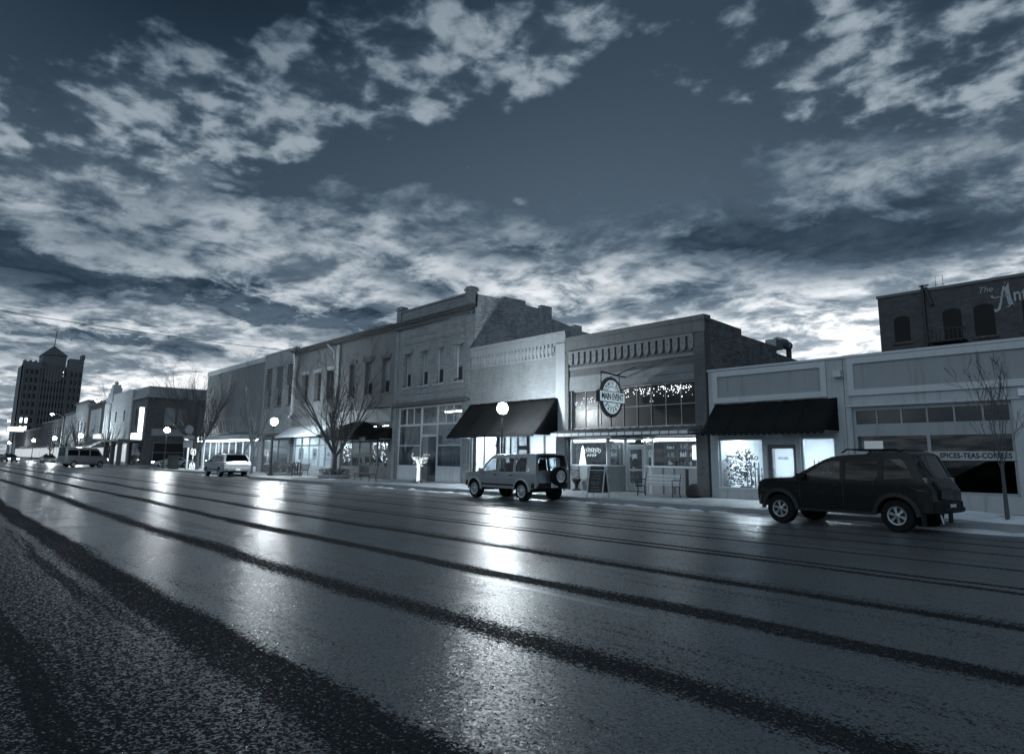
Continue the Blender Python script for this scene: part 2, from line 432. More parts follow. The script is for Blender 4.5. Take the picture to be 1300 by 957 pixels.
def room(par, x0, x1, z0, z1, y0, y1, wm, light=None, ln=2, ly=.5, lw=.12):
    b = MB()
    b.box(x0, x1, y1, y1 + .05, z0, z1).box(x0 - .05, x0, y0, y1, z0, z1).box(x1, x1 + .05, y0, y1, z0, z1)
    b.box(x0, x1, y0, y1, z1, z1 + .05)
    b.build('interior_wall', wm, par)
    MB().box(x0, x1, y0, y1, z0 - .05, z0).build('interior_floor', FLOORM, par)
    if light:
        for i in range(ln):
            xc = x0 + (x1 - x0) * (i + .5) / ln; hw = (x1 - x0) / ln * .32
            MB().box(xc - hw, xc + hw, y0 + ly, y0 + ly + lw, z1 - .07, z1 - .02).build('ceiling_lamp', light, par)
def block(par, x0, x1, h, depth, side, back=True, y=F, t=.3, par_h=.5, top_side=None):
    """side walls, back wall and roof behind a facade"""
    for a, b in ((x0, x0 + t), (x1 - t, x1)):
        poly = top_side or [(y + t, h), (y + depth, h)]
        MB().prism([(y + t, 0), (poly[-1][0], 0)] + list(reversed(poly)), a, b, 'yz').build('side_wall', side, par)
    MB().box(x0 + t, x1 - t, y + depth - t, y + depth, 0, (top_side or [(0, h)])[-1][1]).build('back_wall', side, par)
    hr = min([h] + [p[1] for p in (top_side or [])]) - par_h
    MB().box(x0 + t, x1 - t, y + t, y + depth - t, hr - .2, hr).build('roof', ROOFM, par)

# ------------------------------------------------------------------ ground, road, pavements
def struct(mb, name, m, **k): return tag(mb.build(name, m, **k), kind='structure')
def road_material():
    m, t, b = _new('wet winter asphalt')
    tcn = t.nodes.new('ShaderNodeTexCoord'); v = tcn.outputs['Object']; x, y, z = sepxyz(t, v)
    wob = (noise(t, vec(t, x * .05, y * .08), 1, 2, .5) - .5) * .9 + (noise(t, vec(t, x * .6, y * .6), 1, 4, .6) - .5) * .22
    yy = y + wob
    strv = noise(t, vec(t, x * .35, y * .9, 7.0), 1, 4, .6)
    def band(yc, w, k=1.0):
        d = (yy - yc).f('ABSOLUTE'); return (1.0 - d.ss(w * .15, w * 1.55)) * k
    tr = None
    for yc, w, k in [(2.0, .22, 1), (3.85, .25, .95), (4.3, .2, .3), (5.8, .22, 1), (7.65, .19, 1), (7.95, .12, .45), (9.75, .13, .95), (10.15, .10, .8), (11.9, .13, .8), (12.5, .08, .5), (13.7, .15, .8), (15.2, .16, .75), (16.4, .15, .6)]:
        q = band(yc, w, k); tr = q if tr is None else tr + q
    tr = tr + noise(t, vec(t, x * .10, yy * 2.2, 5.0), 1, 4, .6).ss(.54, .66) * .42
    near = (1.0 - (yy + (strv - .5) * 1.6).ss(1.0, 3.0)) * .74      # scattered grit on the near lane
    tr = (tr + near).f('MINIMUM', 1.0)
    grit = noise(t, v, 16, 3, .75) * .45 + noise(t, v, 44, 2, .6) * .55
    grain = grit + (strv - .5) * .10
    ck = noise(t, v, .45, 5, .6); crack = (1.0 - (ck - .5).f('ABSOLUTE').ss(.001, .004)) * .22
    dark = ((grain + tr * .225).ss(.61, .66) + crack).f('MINIMUM', 1.0)
    specks = noise(t, v, 34, 3, .7).ss(.57, .63) * .65
    dark = (dark + specks * (1.0 - dark)).f('MINIMUM', 1.0)
    # thin old snow and slush along the gutter and between two of the tracks
    sn = noise(t, vec(t, x * .8, y * 3.0, 1.0), 1, 5, .65)
    slush = (1.0 - (yy - 17.75).f('ABSOLUTE').ss(.10, .50)) * sn.ss(.46, .60)
    slush = slush + (1.0 - (yy - 9.97).f('ABSOLUTE').ss(.02, .14)) * sn.ss(.50, .62) * .22
    slush = slush + (1.0 - (yy - 12.2).f('ABSOLUTE').ss(.02, .12)) * sn.ss(.50, .62) * .18
    slush = slush.clamp()
    # broken lane dashes
    per = (x + 12.3 + 7.0).f('FLOORED_MODULO', 12.0)
    dash = (1.0 - (y - 5.45).f('ABSOLUTE').ss(.045, .06)) * (1.0 - per.ss(2.9, 3.0)) * sn.ss(.36, .54) * .55
    dash = dash + (1.0 - (y - 13.0).f('ABSOLUTE').ss(.045, .06)) * sn.ss(.44, .56) * .3
    bl = noise(t, v, .7, 5, .6)
    fine = noise(t, v, 36, 3, .8)
    g = .12 + (bl - .5) * .05 + (fine - .5) * .40
    g = g.f('MAXIMUM', .03) * (1.0 - dark * .72)
    g = lerp(g, .42, (slush + dash).clamp())
    cc = t.nodes.new('ShaderNodeCombineColor')
    for i, q in enumerate((.93, 1.0, 1.07)): t.links.new((g * q).clamp().v, cc.inputs[i])
    t.links.new(cc.outputs[0], b.inputs['Base Color'])
    rg = lerp(0.30 + (bl - .5) * .16 + (fine - .5) * .3, .95, (dark * .95 + slush).clamp())
    t.links.new(rg.clamp().v, b.inputs['Roughness'])
    t.links.new(lerp(0.5, .04, (dark + slush).clamp()).v, b.inputs['Specular IOR Level'])
    def jit(scale, det):
        n = t.nodes.new('ShaderNodeTexNoise'); t.links.new(v, n.inputs['Vector']); n.inputs['Scale'].default_value = scale; n.inputs['Detail'].default_value = det; n.inputs['Roughness'].default_value = .7
        q = t.nodes.new('ShaderNodeSeparateColor'); t.links.new(n.outputs['Color'], q.inputs[0]); return X(t, q.outputs[0]) - .5, X(t, q.outputs[1]) - .5
    a1, b1 = jit(55, 2); a2, b2 = jit(13, 2); a3, b3 = jit(120, 1)
    amp = 0.55 + dark * .2
    nx_ = (a1 * 1.1 + a2 * .4 + a3 * 1.0) * amp; ny_ = (b1 * 1.1 + b2 * .4 + b3 * 1.0) * amp
    nn = t.nodes.new('ShaderNodeVectorMath'); nn.operation = 'NORMALIZE'; t.links.new(vec(t, nx_, ny_, 1.0), nn.inputs[0]); t.links.new(nn.outputs[0], b.inputs['Normal'])
    return m
ROADM = road_material()
def slab_material():
    m, t, b = _new('concrete paving')
    tcn = t.nodes.new('ShaderNodeTexCoord'); v = tcn.outputs['Object']; x, y, z = sepxyz(t, v)
    def joint(c, per, w=.012): 
        q = (c.f('FLOORED_MODULO', per) - per / 2).f('ABSOLUTE'); return q.ss(per / 2 - w * 2, per / 2 - w)
    j = (joint(x, 1.52) + joint(y - 23.0, 1.52)).f('MINIMUM', 1.0)
    n1 = noise(t, v, .6, 6, .6); n2 = noise(t, v, 12, 4, .6)
    g = (.30 + (n1 - .5) * .22 + (n2 - .5) * .08) * (1.0 - j * .7)
    snw = (noise(t, v, .9, 5, .6) - (y - 18.5).f('ABSOLUTE') * .10).ss(.56, .60) * .8
    g = lerp(g, .6, snw * (n2.ss(.4, .5)))
    cc = t.nodes.new('ShaderNodeCombineColor')
    for i, q in enumerate((.93, 1.0, 1.07)): t.links.new((g * q).clamp().v, cc.inputs[i])
    t.links.new(cc.outputs[0], b.inputs['Base Color'])
    t.links.new((.38 + n1 * .5).v, b.inputs['Roughness'])
    bn = t.nodes.new('ShaderNodeBump'); bn.inputs['Strength'].default_value = .3; bn.inputs['Distance'].default_value = .01
    t.links.new((n2 - j * 2.0).v, bn.inputs['Height']); t.links.new(bn.outputs[0], b.inputs['Normal'])
    return m
CONC = slab_material()
KERBM = mat('kerb concrete', .26, .8, .3, 2, .3, 40)
GROUND = mat('frozen ground', .10, .9, .4, .3, .3, 8)
b = MB(); b.box(-2500, 900, -900, 2500, -1.03, -.03); struct(b, 'ground', GROUND)
b = MB(); b.quad((-700, -9, 0), (60, -9, 0), (60, 18.35, 0), (-700, 18.35, 0))
b.quad((-100.6, 18.35, 0), (-78.2, 18.35, 0), (-78.2, 120, 0), (-100.6, 120, 0)); struct(b, 'road', ROADM)
walk = [(8, 18.5), (8, 23.9), (-77.9, 23.9), (-77.9, 19.6), (-76.9, 18.5), (-48.6, 18.5), (-46.9, 17.1), (-34.5, 17.1), (-32.6, 18.5)]
b = MB(); b.prism(walk, .0, .15, 'xy'); struct(b, 'pavement', CONC)
kl = [(8, 18.5), (-32.6, 18.5), (-34.5, 17.1), (-46.9, 17.1), (-48.6, 18.5), (-76.9, 18.5), (-77.9, 19.6), (-77.9, 60)]
b = MB()
for p, q in zip(kl, kl[1:]):
    p, q = Vector((*p, 0)), Vector((*q, 0)); d = (q - p).normalized(); n = Vector((-d.y, d.x, 0)) * -1
    n = Vector((d.y, -d.x, 0)) if False else n
    c = (p + q) / 2; s_ = Vector((d.y, -d.x, 0)); s_ = s_ if s_.y < 0 or (abs(s_.y) < 1e-6 and s_.x < 0) else -s_
    b.obox(c + s_ * .076 + Vector((0, 0, .074)), d, s_, (0, 0, 1), (q - p).length / 2 + .02, .074, .072)
struct(b, 'kerb', KERBM)
b = MB(); b.box(-600, -100.9, 18.5, 40, 0, .15); struct(b, 'pavement', CONC)
b = MB(); b.box(-600, -100.9, 18.35, 18.498, -.002, .146); struct(b, 'kerb', KERBM)
b = MB(); b.box(-77.9, 8, 23.9, 45, -.02, .02); struct(b, 'lot', GROUND)

# ------------------------------------------------------------------ building: spice and tea shop (far right)
def arch_panel(mb, x0, x1, z0, z1, y, w, d=.07):
    mb.box(x0, x1, y - d, y + .002, z1 - w, z1).box(x0, x1, y - d, y + .002, z0, z0 + w)
    mb.box(x0, x0 + w, y - d, y + .002, z0 + w, z1 - w).box(x1 - w, x1, y - d, y + .002, z0 + w, z1 - w)
B = thing('shop_building', 'low stucco shop with raised border panel and a band reading SPICES TEAS COFFEES', 'building', (-4.5, F, 0))
OX0, OX1 = -9.98, -5.62
wallmb(MB(), -10.16, 2.5, 0, 4.9, F, F + .3, [(OX0, OX1, .62, 3.26), (-4.3, .4, .62, 3.26)]).build('wall', STUCCO, B)
block(B, -10.16, 2.5, 4.7, 20, STUCCO)
MB().box(-10.16, 2.56, F - .05, F + .34, 4.9, 4.98).build('parapet_cap', TRIM, B)
b = MB(); arch_panel(b, -10.02, 1.9, 3.64, 4.88, F, .2); b.build('border_frame', TRIM, B)
MB().box(-9.83, 1.7, F - .012, F - .001, 3.84, 4.68).build('sign_panel', PANEL, B)
b = MB()
for xa, xb in ((OX0, OX1), (-4.3, .4)):
    b.box(xa, xb, F + .1, F + .18, 3.16, 3.26).box(xa, xa + .09, F + .1, F + .18, .62, 3.16).box(xb - .09, xb, F + .1, F + .18, .62, 3.16)
    b.box(xa + .09, xb - .09, F + .09, F + .17, 2.34, 2.72).box(xa + .09, xb - .09, F + .08, F + .18, .62, .70)
    for k in range(1, 6):
        x = xa + (xb - xa) * k / 6; b.box(x - .025, x + .025, F + .11, F + .17, 2.72, 3.16)
    b.box((xa + xb) / 2 - .05, (xa + xb) / 2 + .05, F + .08, F + .17, .70, 2.34)
b.build('shop_window_frame', TRIM2, B)
for xa, xb in ((OX0, OX1), (-4.3, .4)):
    MB().box(xa + .09, xb - .09, F + .135, F + .14, 2.72, 3.16).build('transom_pane', PANE, B)
    MB().box(xa + .09, xb - .09, F + .125, F + .13, .70, 2.34).build('shop_pane', glass('dark shop glass', .45), B)
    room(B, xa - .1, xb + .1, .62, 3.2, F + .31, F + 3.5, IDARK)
MB().box(-10.16, 2.5, F - .05, F + .0, 3.29, 3.33).build('drip_ledge', TRIM, B)
bd = MB().box(OX0 + .02, OX1 - .02, F + .04, F + .07, 1.60, 1.86).build('sign_band', mat('sign band paint', .42, .6, .1, 2), B)
text('lettering', 'SPICES-TEAS-COFFEES', .21, INK, bd, (-6.63, F + .036, 1.73), sx=.82, bold=.006, spacing=1.08)
MB().box(-10.0, -9.3, F + .5, F + .55, 1.95, 2.2).build('lit_counter_sign', E_SIGN2, B)
MB().box(-10.42, -10.17, F - .22, F - .003, 4.28, 4.5).build('junction_box', TRIM, B)
MB().box(-5.4, -5.1, F - .14, F - .003, 3.36, 3.56).build('wall_light', WHITE, B)

# ------------------------------------------------------------------ building: window-lit shop with dark awning
B = thing('shop_building', 'low stucco shop with blank border panel and bright white shop windows', 'building', (-12.7, F, 0))
ops = [(-15.0, -13.2, .56, 2.33), (-13.02, -11.95, .0, 2.1), (-11.78, -10.62, .56, 2.33)]
wallmb(MB(), -15.33, -10.18, 0, 4.9, F, F + .3, ops).build('wall', STUCCO, B)
block(B, -15.33, -10.18, 4.7, 20, STUCCO)
MB().box(-15.36, -10.17, F - .05, F + .34, 4.9, 4.97).build('parapet_cap', TRIM, B)
b = MB(); arch_panel(b, -15.1, -10.72, 3.66, 4.86, F, .2); b.build('border_frame', TRIM, B)
MB().box(-14.9, -10.92, F - .012, F - .001, 3.86, 4.66).build('sign_panel', PANEL, B)
for i, (xa, xb) in enumerate(((-15.0, -13.2), (-11.78, -10.62))):
    b = MB(); b.box(xa, xb, F - .03, F + .2, .50, .56).box(xa, xa + .05, F + .1, F + .16, .56, 2.33).box(xb - .05, xb, F + .1, F + .16, .56, 2.33).box(xa + .05, xb - .05, F + .1, F + .16, 2.27, 2.33)
    w = b.build('shop_window_frame', TRIM, B)
    MB().box(xa + .05, xb - .05, F + .128, F + .132, .56, 2.27).build('pane', GLASS, w)
b = MB(); b.box(-13.02, -12.88, F + .1, F + .15, .15, 2.1).box(-12.09, -11.95, F + .1, F + .15, .15, 2.1).box(-12.88, -12.09, F + .1, F + .15, 1.96, 2.1).box(-12.88, -12.09, F + .1, F + .15, .15, .42)
d = b.build('door', TRIMD, B); MB().box(-12.88, -12.09, F + .12, F + .124, .42, 1.96).build('pane', GLASS, d)
MB().tube([(-12.15, F + .05, .95), (-12.15, F + .05, 1.35)], .015).build('door_handle', STEEL, d)
text('lettering', 'HOURS', .13, INK, d, (-12.48, F + .115, 1.62), sx=.9)
text('lettering', 'ALLIED', .2, INK, B, (-13.86, F + .125, 1.62), sx=1.15, spacing=1.25)
room(B, -15.1, -10.45, .12, 2.6, F + .31, F + 4.2, IWHITE, E_SHOP, 3, .9, .25)
MB().box(-13.05, -12.6, F - .04, F - .003, 2.36, 2.52).build('sign_plate', TRIM, B)
MB().box(-12.62, -12.38, F - .09, F - .003, 2.36, 2.60).build('door_light', WHITE, B)
def awning(label, x0, x1, zt, zb, proj, m, fl=.0, scal=.22, y=F, sag=.06, valance=.12, name='awning', group=None, fold=0.0):
    """a canvas awning with closed sides, a scalloped valance and a frame of tubes"""
    A = thing(name, label, 'awning', ((x0 + x1) / 2, y, zb), group=group)
    nx, ny = max(8, int((x1 - x0) * 5)), 8; b = MB(); g = []
    rr = random.Random(int(x0 * 10))
    for j in range(ny + 1):
        v_ = j / ny
        for i in range(nx + 1):
            u = i / nx; rib = math.sin(PI * ((u * 4) % 1.0))
            g.append((x0 - fl * v_ * .0 + (x1 - x0) * u, y - .02 - proj * v_, zt + (zb - zt) * v_ - sag * math.sin(PI * v_) * rib * (1 if 0 < i < nx else 0) + rr.uniform(-.012, .012) - fold * .10 * math.sin(u * 23 + v_ * 5) * v_ * (1 - v_) * max(0, u - .55) * 6))
    fs = [(j * (nx + 1) + i, j * (nx + 1) + i + 1, (j + 1) * (nx + 1) + i + 1, (j + 1) * (nx + 1) + i) for j in range(ny) for i in range(nx)]
    b.add(g, fs)
    for x in (x0, x1): b.add([(x, y - .02, zt), (x, y - .02, zb), (x, y - .02 - proj, zb)], [(0, 1, 2)])
    o = b.build('canvas', m, A, smooth=True, sharp=60)
    sm = o.modifiers.new('thickness', 'SOLIDIFY'); sm.thickness = .012
    for k in range(1, 5):
        i = round(nx * k / 5); MB().tube([Vector(g[j * (nx + 1) + i]) + Vector((0, -.004, .008)) for j in range(ny + 1)], .009, 4).build('seam', m, A)
    b = MB(); n = max(6, int((x1 - x0) / scal)); yv = y - .02 - proj
    for i in range(n):
        xa, xb = x0 + (x1 - x0) * i / n, x0 + (x1 - x0) * (i + 1) / n; xm = (xa + xb) / 2
        b.prism([(xa, zb), (xb, zb), (xb, zb - valance * .55), (xb - (xb - xa) * .25, zb - valance * .9), (xm, zb - valance), (xa + (xb - xa) * .25, zb - valance * .9), (xa, zb - valance * .55)], yv - .014, yv - .004)
    b.build('valance', m, A)
    b = MB(); b.tube([(x0, yv + .03, zb - .02), (x1, yv + .03, zb - .02)], .018, 6)
    for x in (x0 + .03, (x0 + x1) / 2, x1 - .03): b.tube([(x, y - .01, zb - .02), (x, yv + .03, zb - .02)], .015, 6)
    b.build('awning_frame', GREYM, A)
    return A
awning('dark straight canvas awning over the bright white shop windows by the dark SUV', -15.05, -10.42, 3.62, 2.52, 1.0, AWN, sag=.02)
# goods in the shop window
t = thing('potted_plant', 'tall leafy plant at the left end of the bright white shop window', 'plant', (-14.75, F + .62, .12))
L().lathe((0, 0, 0), [(.14, 0), (.19, .42), (.17, .44)], 12).build('pot', TRIM2, t)
def leafy(rr, n, r, h, z0, s=.08, flat=1.0):
    b = L()
    for _ in range(n):
        a = rr.uniform(0, 2 * PI); q = r * math.sqrt(rr.random()); z = z0 + h * rr.random()
        c = Vector((q * math.cos(a), q * math.sin(a), z)); d = Vector((rr.uniform(-1, 1), rr.uniform(-1, 1), rr.uniform(-.6, 1))).normalized()
        sd_ = d.cross(Vector((rr.uniform(-1, 1), rr.uniform(-1, 1), rr.uniform(-1, 1)))).normalized(); k = s * rr.uniform(.6, 1.4)
        b.add([c, c + d * k + sd_ * k * .35, c + d * k * 2, c + d * k - sd_ * k * .35], [(0, 1, 2, 3)])
    return b
leafy(random.Random(3), 260, .3, 1.15, .45, .07).build('foliage', PLANT, t)
t = dup(t, (-14.35, F + .75, .12), 1.0, 'taller leafy plant behind the first in the bright white shop window', 1.12)
def rack(label, x, y, w, h, d, seed, group=None, cat='shelf'):
    t = thing('display_rack', label, cat, (x, y, .12), group=group); rr = random.Random(seed)
    b = L()
    for sx in (-w / 2, w / 2 - .03):
        for sy in (-d / 2, d / 2 - .03): b.box(sx, sx + .03, sy, sy + .03, 0, h)
    b.build('rack_frame', TRIMD, t)
    n = int(h / .33)
    for k in range(n):
        z = .2 + k * .33; L().box(-w / 2 + .03, w / 2 - .03, -d / 2 + .001, d / 2 - .001, z, z + .02).build('shelf', TRIMD, t)
        b = L(); x0 = -w / 2 + .05
        while x0 < w / 2 - .1:
            ww = rr.uniform(.05, .12); hh = rr.uniform(.1, .24)
            b.slot(0).lathe((x0 + ww / 2, rr.uniform(-.05, .05), z + .021), [(ww * .4, 0), (ww * .45, hh * .7), (ww * .2, hh * .85), (ww * .2, hh)], 8); x0 += ww + rr.uniform(.01, .04)
        if x0 > -w / 2 + .06: b.build('goods', rr.choice([IMID, WHITE, WHITE]), t)
    return t
rack('narrow dark shelf of goods just right of the plants in the bright shop window', -14.0, F + .7, .35, 1.35, .3, 1)
rack('open dark stand in the right half of the bright shop window', -13.55, F + .8, .5, 1.15, .3, 2)
rack('black metal display stand in the bright window right of the glazed door', -11.2, F + .7, .8, 1.45, .35, 4)

# ------------------------------------------------------------------ building: eatery with scalloped cornice
B = thing('restaurant_building', 'dark brick eatery with scalloped cornice, wide upper windows and angled shopfront', 'building', (-19.3, F, 0))
ops = [(-22.72, -15.94, 2.86, 4.66), (-22.84, -15.9, 0, 2.5)]
wallmb(MB(), -23.08, -15.38, 0, 7.0, F, F + .3, ops).build('wall', BR_ME, B)
block(B, -23.08, -15.38, 7.0, 20, BR_MES, top_side=[(F + .3, 7.1), (F + 2.6, 6.95), (F + 2.6, 6.7), (F + 5.4, 6.55), (F + 5.4, 6.25), (F + 9, 6.0), (F + 9, 5.7), (F + 20, 5.4)])
for xa, xb in ((-23.08, -22.86), (-15.9, -15.38)):
    MB().box(xa, xb, F - .1, F - .002, .15, 6.5).build('pilaster', BR_ME, B)
b = MB(); b.box(-23.08, -15.34, F - .13, F + .32, 7.0, 7.2).box(-23.08, -15.36, F - .09, F - .002, 6.52, 7.0); b.build('parapet', mat('dark parapet', .15, .7, .3, 1.5, .2, 30, streak=.3), B)
b = MB(); b.box(-22.86, -15.9, F - .06, F - .002, 5.62, 5.76); n = 19
for i in range(n):
    xc = -22.7 + (6.7) * i / (n - 1); w = .125
    pts = [(xc - w, 6.5), (xc - w, 6.02)] + [(xc - w * math.cos(a * PI / 6), 6.02 - .17 * math.sin(a * PI / 6)) for a in range(1, 6)] + [(xc + w, 6.02), (xc + w, 6.5)]
    b.prism(pts, F - .13, F - .002)
b.box(-22.86, -15.9, F - .16, F - .091, 6.40, 6.50)
b.build('scalloped_cornice', mat('grey brick trim', .2, .8, .2, 2, .3, 50), B)
b = MB()
for i in range(n):
    xc = -22.7 + (6.7) * i / (n - 1); b.lathe((xc, F - .134, 6.16), [(.03, -.006), (.03, .006)], 8, 'y')
b.build('cornice_dots', INK, B)
b = MB(); b.box(-22.86, -15.9, F - .035, F - .002, 4.7, 5.3); b.box(-22.86, -15.9, F - .06, F - .036, 4.98, 5.03).box(-22.86, -15.9, F - .07, F - .036, 4.66, 4.72)
b.build('sign_fascia', mat('faded fascia', .22, .7, .3, .9, .1, 40, streak=.3), B)
w = window(B, -22.72, -15.94, 2.86, 4.66, nx=9, nz=2, fr=TRIM2, pane=mat('upper shop glass', .03, .34, .1, .5, spec=.3), rec=.1, sill=None, name='transom_window')
MB().box(-18.0, -16.02, F + .12, F + .125, 3.6, 4.6).build('dark_board', mat('dark board', .02, .8, .3), w)
# shopfront: two bays with returns to a recessed door
FY = F + .02; DY = F + 1.25
wf = MB(); gl_ = MB(); kick = MB(); bat = MB()
def bay(p, q, fr, gl2, kk, nb):
    p, q = Vector((*p, 0)), Vector((*q, 0)); d = (q - p).normalized(); ln = (q - p).length; nrm = Vector((d.y, -d.x, 0)); c = (p + q) / 2
    def st(u0, u1, z0, z1, th, mb, off=0): 
        mb.obox(p + d * ((u0 + u1) / 2) + nrm * off + Vector((0, 0, (z0 + z1) / 2)), d, nrm, (0, 0, 1), (u1 - u0) / 2, th / 2, (z1 - z0) / 2)
    st(.055, ln - .055, 1.22, 1.29, .12, fr); st(.055, ln - .055, 2.40, 2.46, .08, fr); st(0, .055, 1.22, 2.46, .08, fr); st(ln - .055, ln, 1.22, 2.46, .08, fr)
    st(.055, ln - .055, 1.29, 2.40, .008, gl2); st(.01, ln - .01, .15, 1.218, .06, kk)
    for k in range(1, nb): st(ln * k / nb - .04, ln * k / nb + .04, .18, 1.2, .012, bat, .038)
bay((-22.83, FY), (-20.56, FY), wf, gl_, kick, 4); bay((-20.54, FY + .05), (-20.64, DY), wf, gl_, kick, 1)
bay((-19.46, DY), (-18.15, FY + .05), wf, gl_, kick, 2); bay((-18.12, FY), (-15.92, FY), wf, gl_, kick, 4)
fr_ = wf.build('shop_window_frame', WHITE, B); each(gl_, 'pane', GLASS, fr_)
each(kick, 'stall_riser', TRIM2, B); bat.build('batten', TRIMD, B)
b = MB(); b.box(-20.6, -20.5, DY, DY + .06, .15, 2.46).box(-19.56, -19.46, DY, DY + .06, .15, 2.46).box(-20.5, -19.56, DY, DY + .06, 2.10, 2.2).box(-20.5, -19.56, DY, DY + .06, 2.38, 2.46)
b.build('door_frame', WHITE, B)
b = MB(); b.box(-20.49, -20.38, DY + .01, DY + .05, .17, 2.09).box(-19.68, -19.57, DY + .01, DY + .05, .17, 2.09).box(-20.38, -19.68, DY + .01, DY + .05, 1.98, 2.09).box(-20.38, -19.68, DY + .01, DY + .05, .17, .36).box(-20.38, -19.68, DY + .01, DY + .05, 1.05, 1.12)
d = b.build('door', TRIM, B); MB().box(-20.38, -19.68, DY + .028, DY + .032, .36, 1.98).build('pane', GLASS, d)
MB().tube([(-19.62, DY - .04, .95), (-19.62, DY - .04, 1.3)], .014).build('door_handle', STEEL, d)
MB().box(-20.2, -19.95, DY + .004, DY + .009, 1.5, 1.78).build('notice', WHITE, d)
MB().box(-20.6, -19.46, F + .3, DY + .06, 2.46, 2.5).build('porch_ceiling', TRIM2, B)
wr = MB(); wr.lathe((-20.03, DY - .02, 1.4), [(.17, 0), (.2, .02), (.17, .04)], 14, 'y'); wr.build('door_wreath', PLANT, d)
# fluorescent strips at the head of the windows
for xa, xb in ((-22.72, -20.62), (-18.05, -16.0)):
    MB().box(xa, xb, F + .10, F + .14, 2.34, 2.385).build('strip_light', E_TUBE, B)
    MB().box(xa, xb, F + .10, F + .13, 2.27, 2.29).build('strip_light', emit('thin tube', 4), B)
MB().box(-20.72, -20.68, F + .25, DY - .1, 2.34, 2.385).build('strip_light', E_TUBE, B)
MB().box(-18.9, -18.4, F + .45, F + .5, 2.34, 2.385).build('strip_light', E_TUBE, B)
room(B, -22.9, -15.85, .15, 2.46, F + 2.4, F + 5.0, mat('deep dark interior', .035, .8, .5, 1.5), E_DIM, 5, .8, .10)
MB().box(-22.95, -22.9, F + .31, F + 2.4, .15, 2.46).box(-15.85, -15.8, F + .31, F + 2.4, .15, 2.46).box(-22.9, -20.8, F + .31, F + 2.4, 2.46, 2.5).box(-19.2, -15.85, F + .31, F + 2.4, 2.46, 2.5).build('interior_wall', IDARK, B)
MB().box(-22.8, -20.75, F + .12, F + .6, 1.15, 1.22).box(-18.0, -15.9, F + .12, F + .6, 1.15, 1.22).build('window_shelf', TRIM2, B)
# shingled canopy above the shopfront
t = thing('canopy', 'shallow shingled canopy with pale fascia squares above the eatery shopfront', 'canopy', (-19.1, F, 2.5))
b = MB(); b.prism([(F - .002, 2.62), (F - .95, 2.62), (F - .95, 2.66), (F - .002, 2.86)], -23.2, -15.6, 'yz'); b.build('canopy_roof', SHINGLE, t)
b = MB(); n = 17
for i in range(n):
    x = -23.15 + 7.5 * i / n; b.box(x + .03, x + .41, F - .965, F - .951, 2.52, 2.64)
b.build('fascia_squares', TRIM, t)
MB().box(-23.18, -15.62, F - .948, F - .90, 2.50, 2.618).box(-23.15, -15.65, F - .9, F - .05, 2.58, 2.615).build('soffit', TRIMD, t)
b = MB()
for i in range(18): x = -23.17 + 7.5 * i / 17; b.bar((x, F - .96, 2.67), (x, F - .02, 2.87), .035)
b.build('standing_seams', TRIMD, t)
# goods in the eatery windows
t = thing('lit_cone_tree', 'glowing white cone tree at the left end of the eatery window', 'decoration', (-22.35, F + .32, 1.222))
L().lathe((0, 0, 0), [(.03, 0), (.03, .04), (.17, .041), (.10, .45), (.07, .75), (.012, .93)], 14).build('cone', emit('white glow', 2.6), t)
t = thing('neon_sign', 'curly neon sign hanging inside the left eatery window', 'neon sign', (-21.7, F + .25, 1.9)); rr = random.Random(5)
b = L(); rr = random.Random(11)
for k in range(7):
    cx_ = -.42 + .14 * k; pts = [(cx_ + .07 * math.cos(a * .9) + .02 * a / 3, 0, .08 * math.sin(a) * (1 + .5 * rr.random()) + .06 * (k % 2)) for a in range(0, 8)]
    b.tube(pts, .008, 5)
for k in range(4):
    cx_ = -.25 + .15 * k; b.tube([(cx_ + .05 * math.cos(a), 0, -.2 + .06 * math.sin(a * 1.3)) for a in range(0, 7)], .008, 5)
b.build('neon_tube', emit('neon', 1.6), t)
b = L(); b.tube([(-.5, .02, .24), (.5, .02, .24)], .006, 5)
for x in (-.45, .45): b.tube([(x, .02, .24), (x, .02, .5)], .004, 4)
b.build('hanger', BLACKM, t)
for i, (x, lab) in enumerate([(-17.85, 'shelf of jars nearest the door in the right eatery window'), (-17.2, 'middle shelf of bottles in the right eatery window'), (-16.75, 'third shelf of bottles in the right eatery window')]):
    rack(lab, x, F + .95, .5, 2.0, .3, 20 + i)
rack('shelf of pale goods deep inside behind the curly neon sign', -22.1, F + 2.1, .9, 2.1, .3, 31)
rack('shelf of goods deep inside right of the curly neon sign', -21.0, F + 2.1, .8, 1.9, .3, 32)
t = thing('lit_display_case', 'bright glowing display case at the right end of the eatery window', 'display case', (-16.2, F + .7, .15))
L().box(-.33, .33, -.2, .2, 0, 1.4).build('case_body', TRIMD, t)
L().box(-.3, .3, -.21, -.202, 1.42, 1.95).box(-.3, .3, -.2, .2, 1.401, 1.96).build('lit_panel', emit('case glow', 3.0), t)
# string lights under the upper window head
t = thing('string_lights', 'icicle string lights hanging inside the upper eatery windows', 'string lights', (-19, F, 4.6))
b = MB(); wv = MB(); rr = random.Random(4)
for i in range(230):
    x = rr.uniform(-22.5, -16.05)
    if -20.4 < x < -19.55 or rr.random() < (.72 if x < -20.3 else 0): continue
    top = 4.32 if x < -20.3 else 4.5; z = top - abs(rr.gauss(0, .2)) - (.0 if x > -20 else .05); z = max(z, 3.85)
    r = rr.uniform(.007, .015)
    b.lathe((x, F - .03, z), [(r * .6, -r), (r, 0), (r * .6, r)], 5)
    wv.bar((x, F - .025, z + .01), (x, F - .025, top + .05), .004)
b.build('bulbs', E_STR, t); wv.build('wires', TRIMD, t)

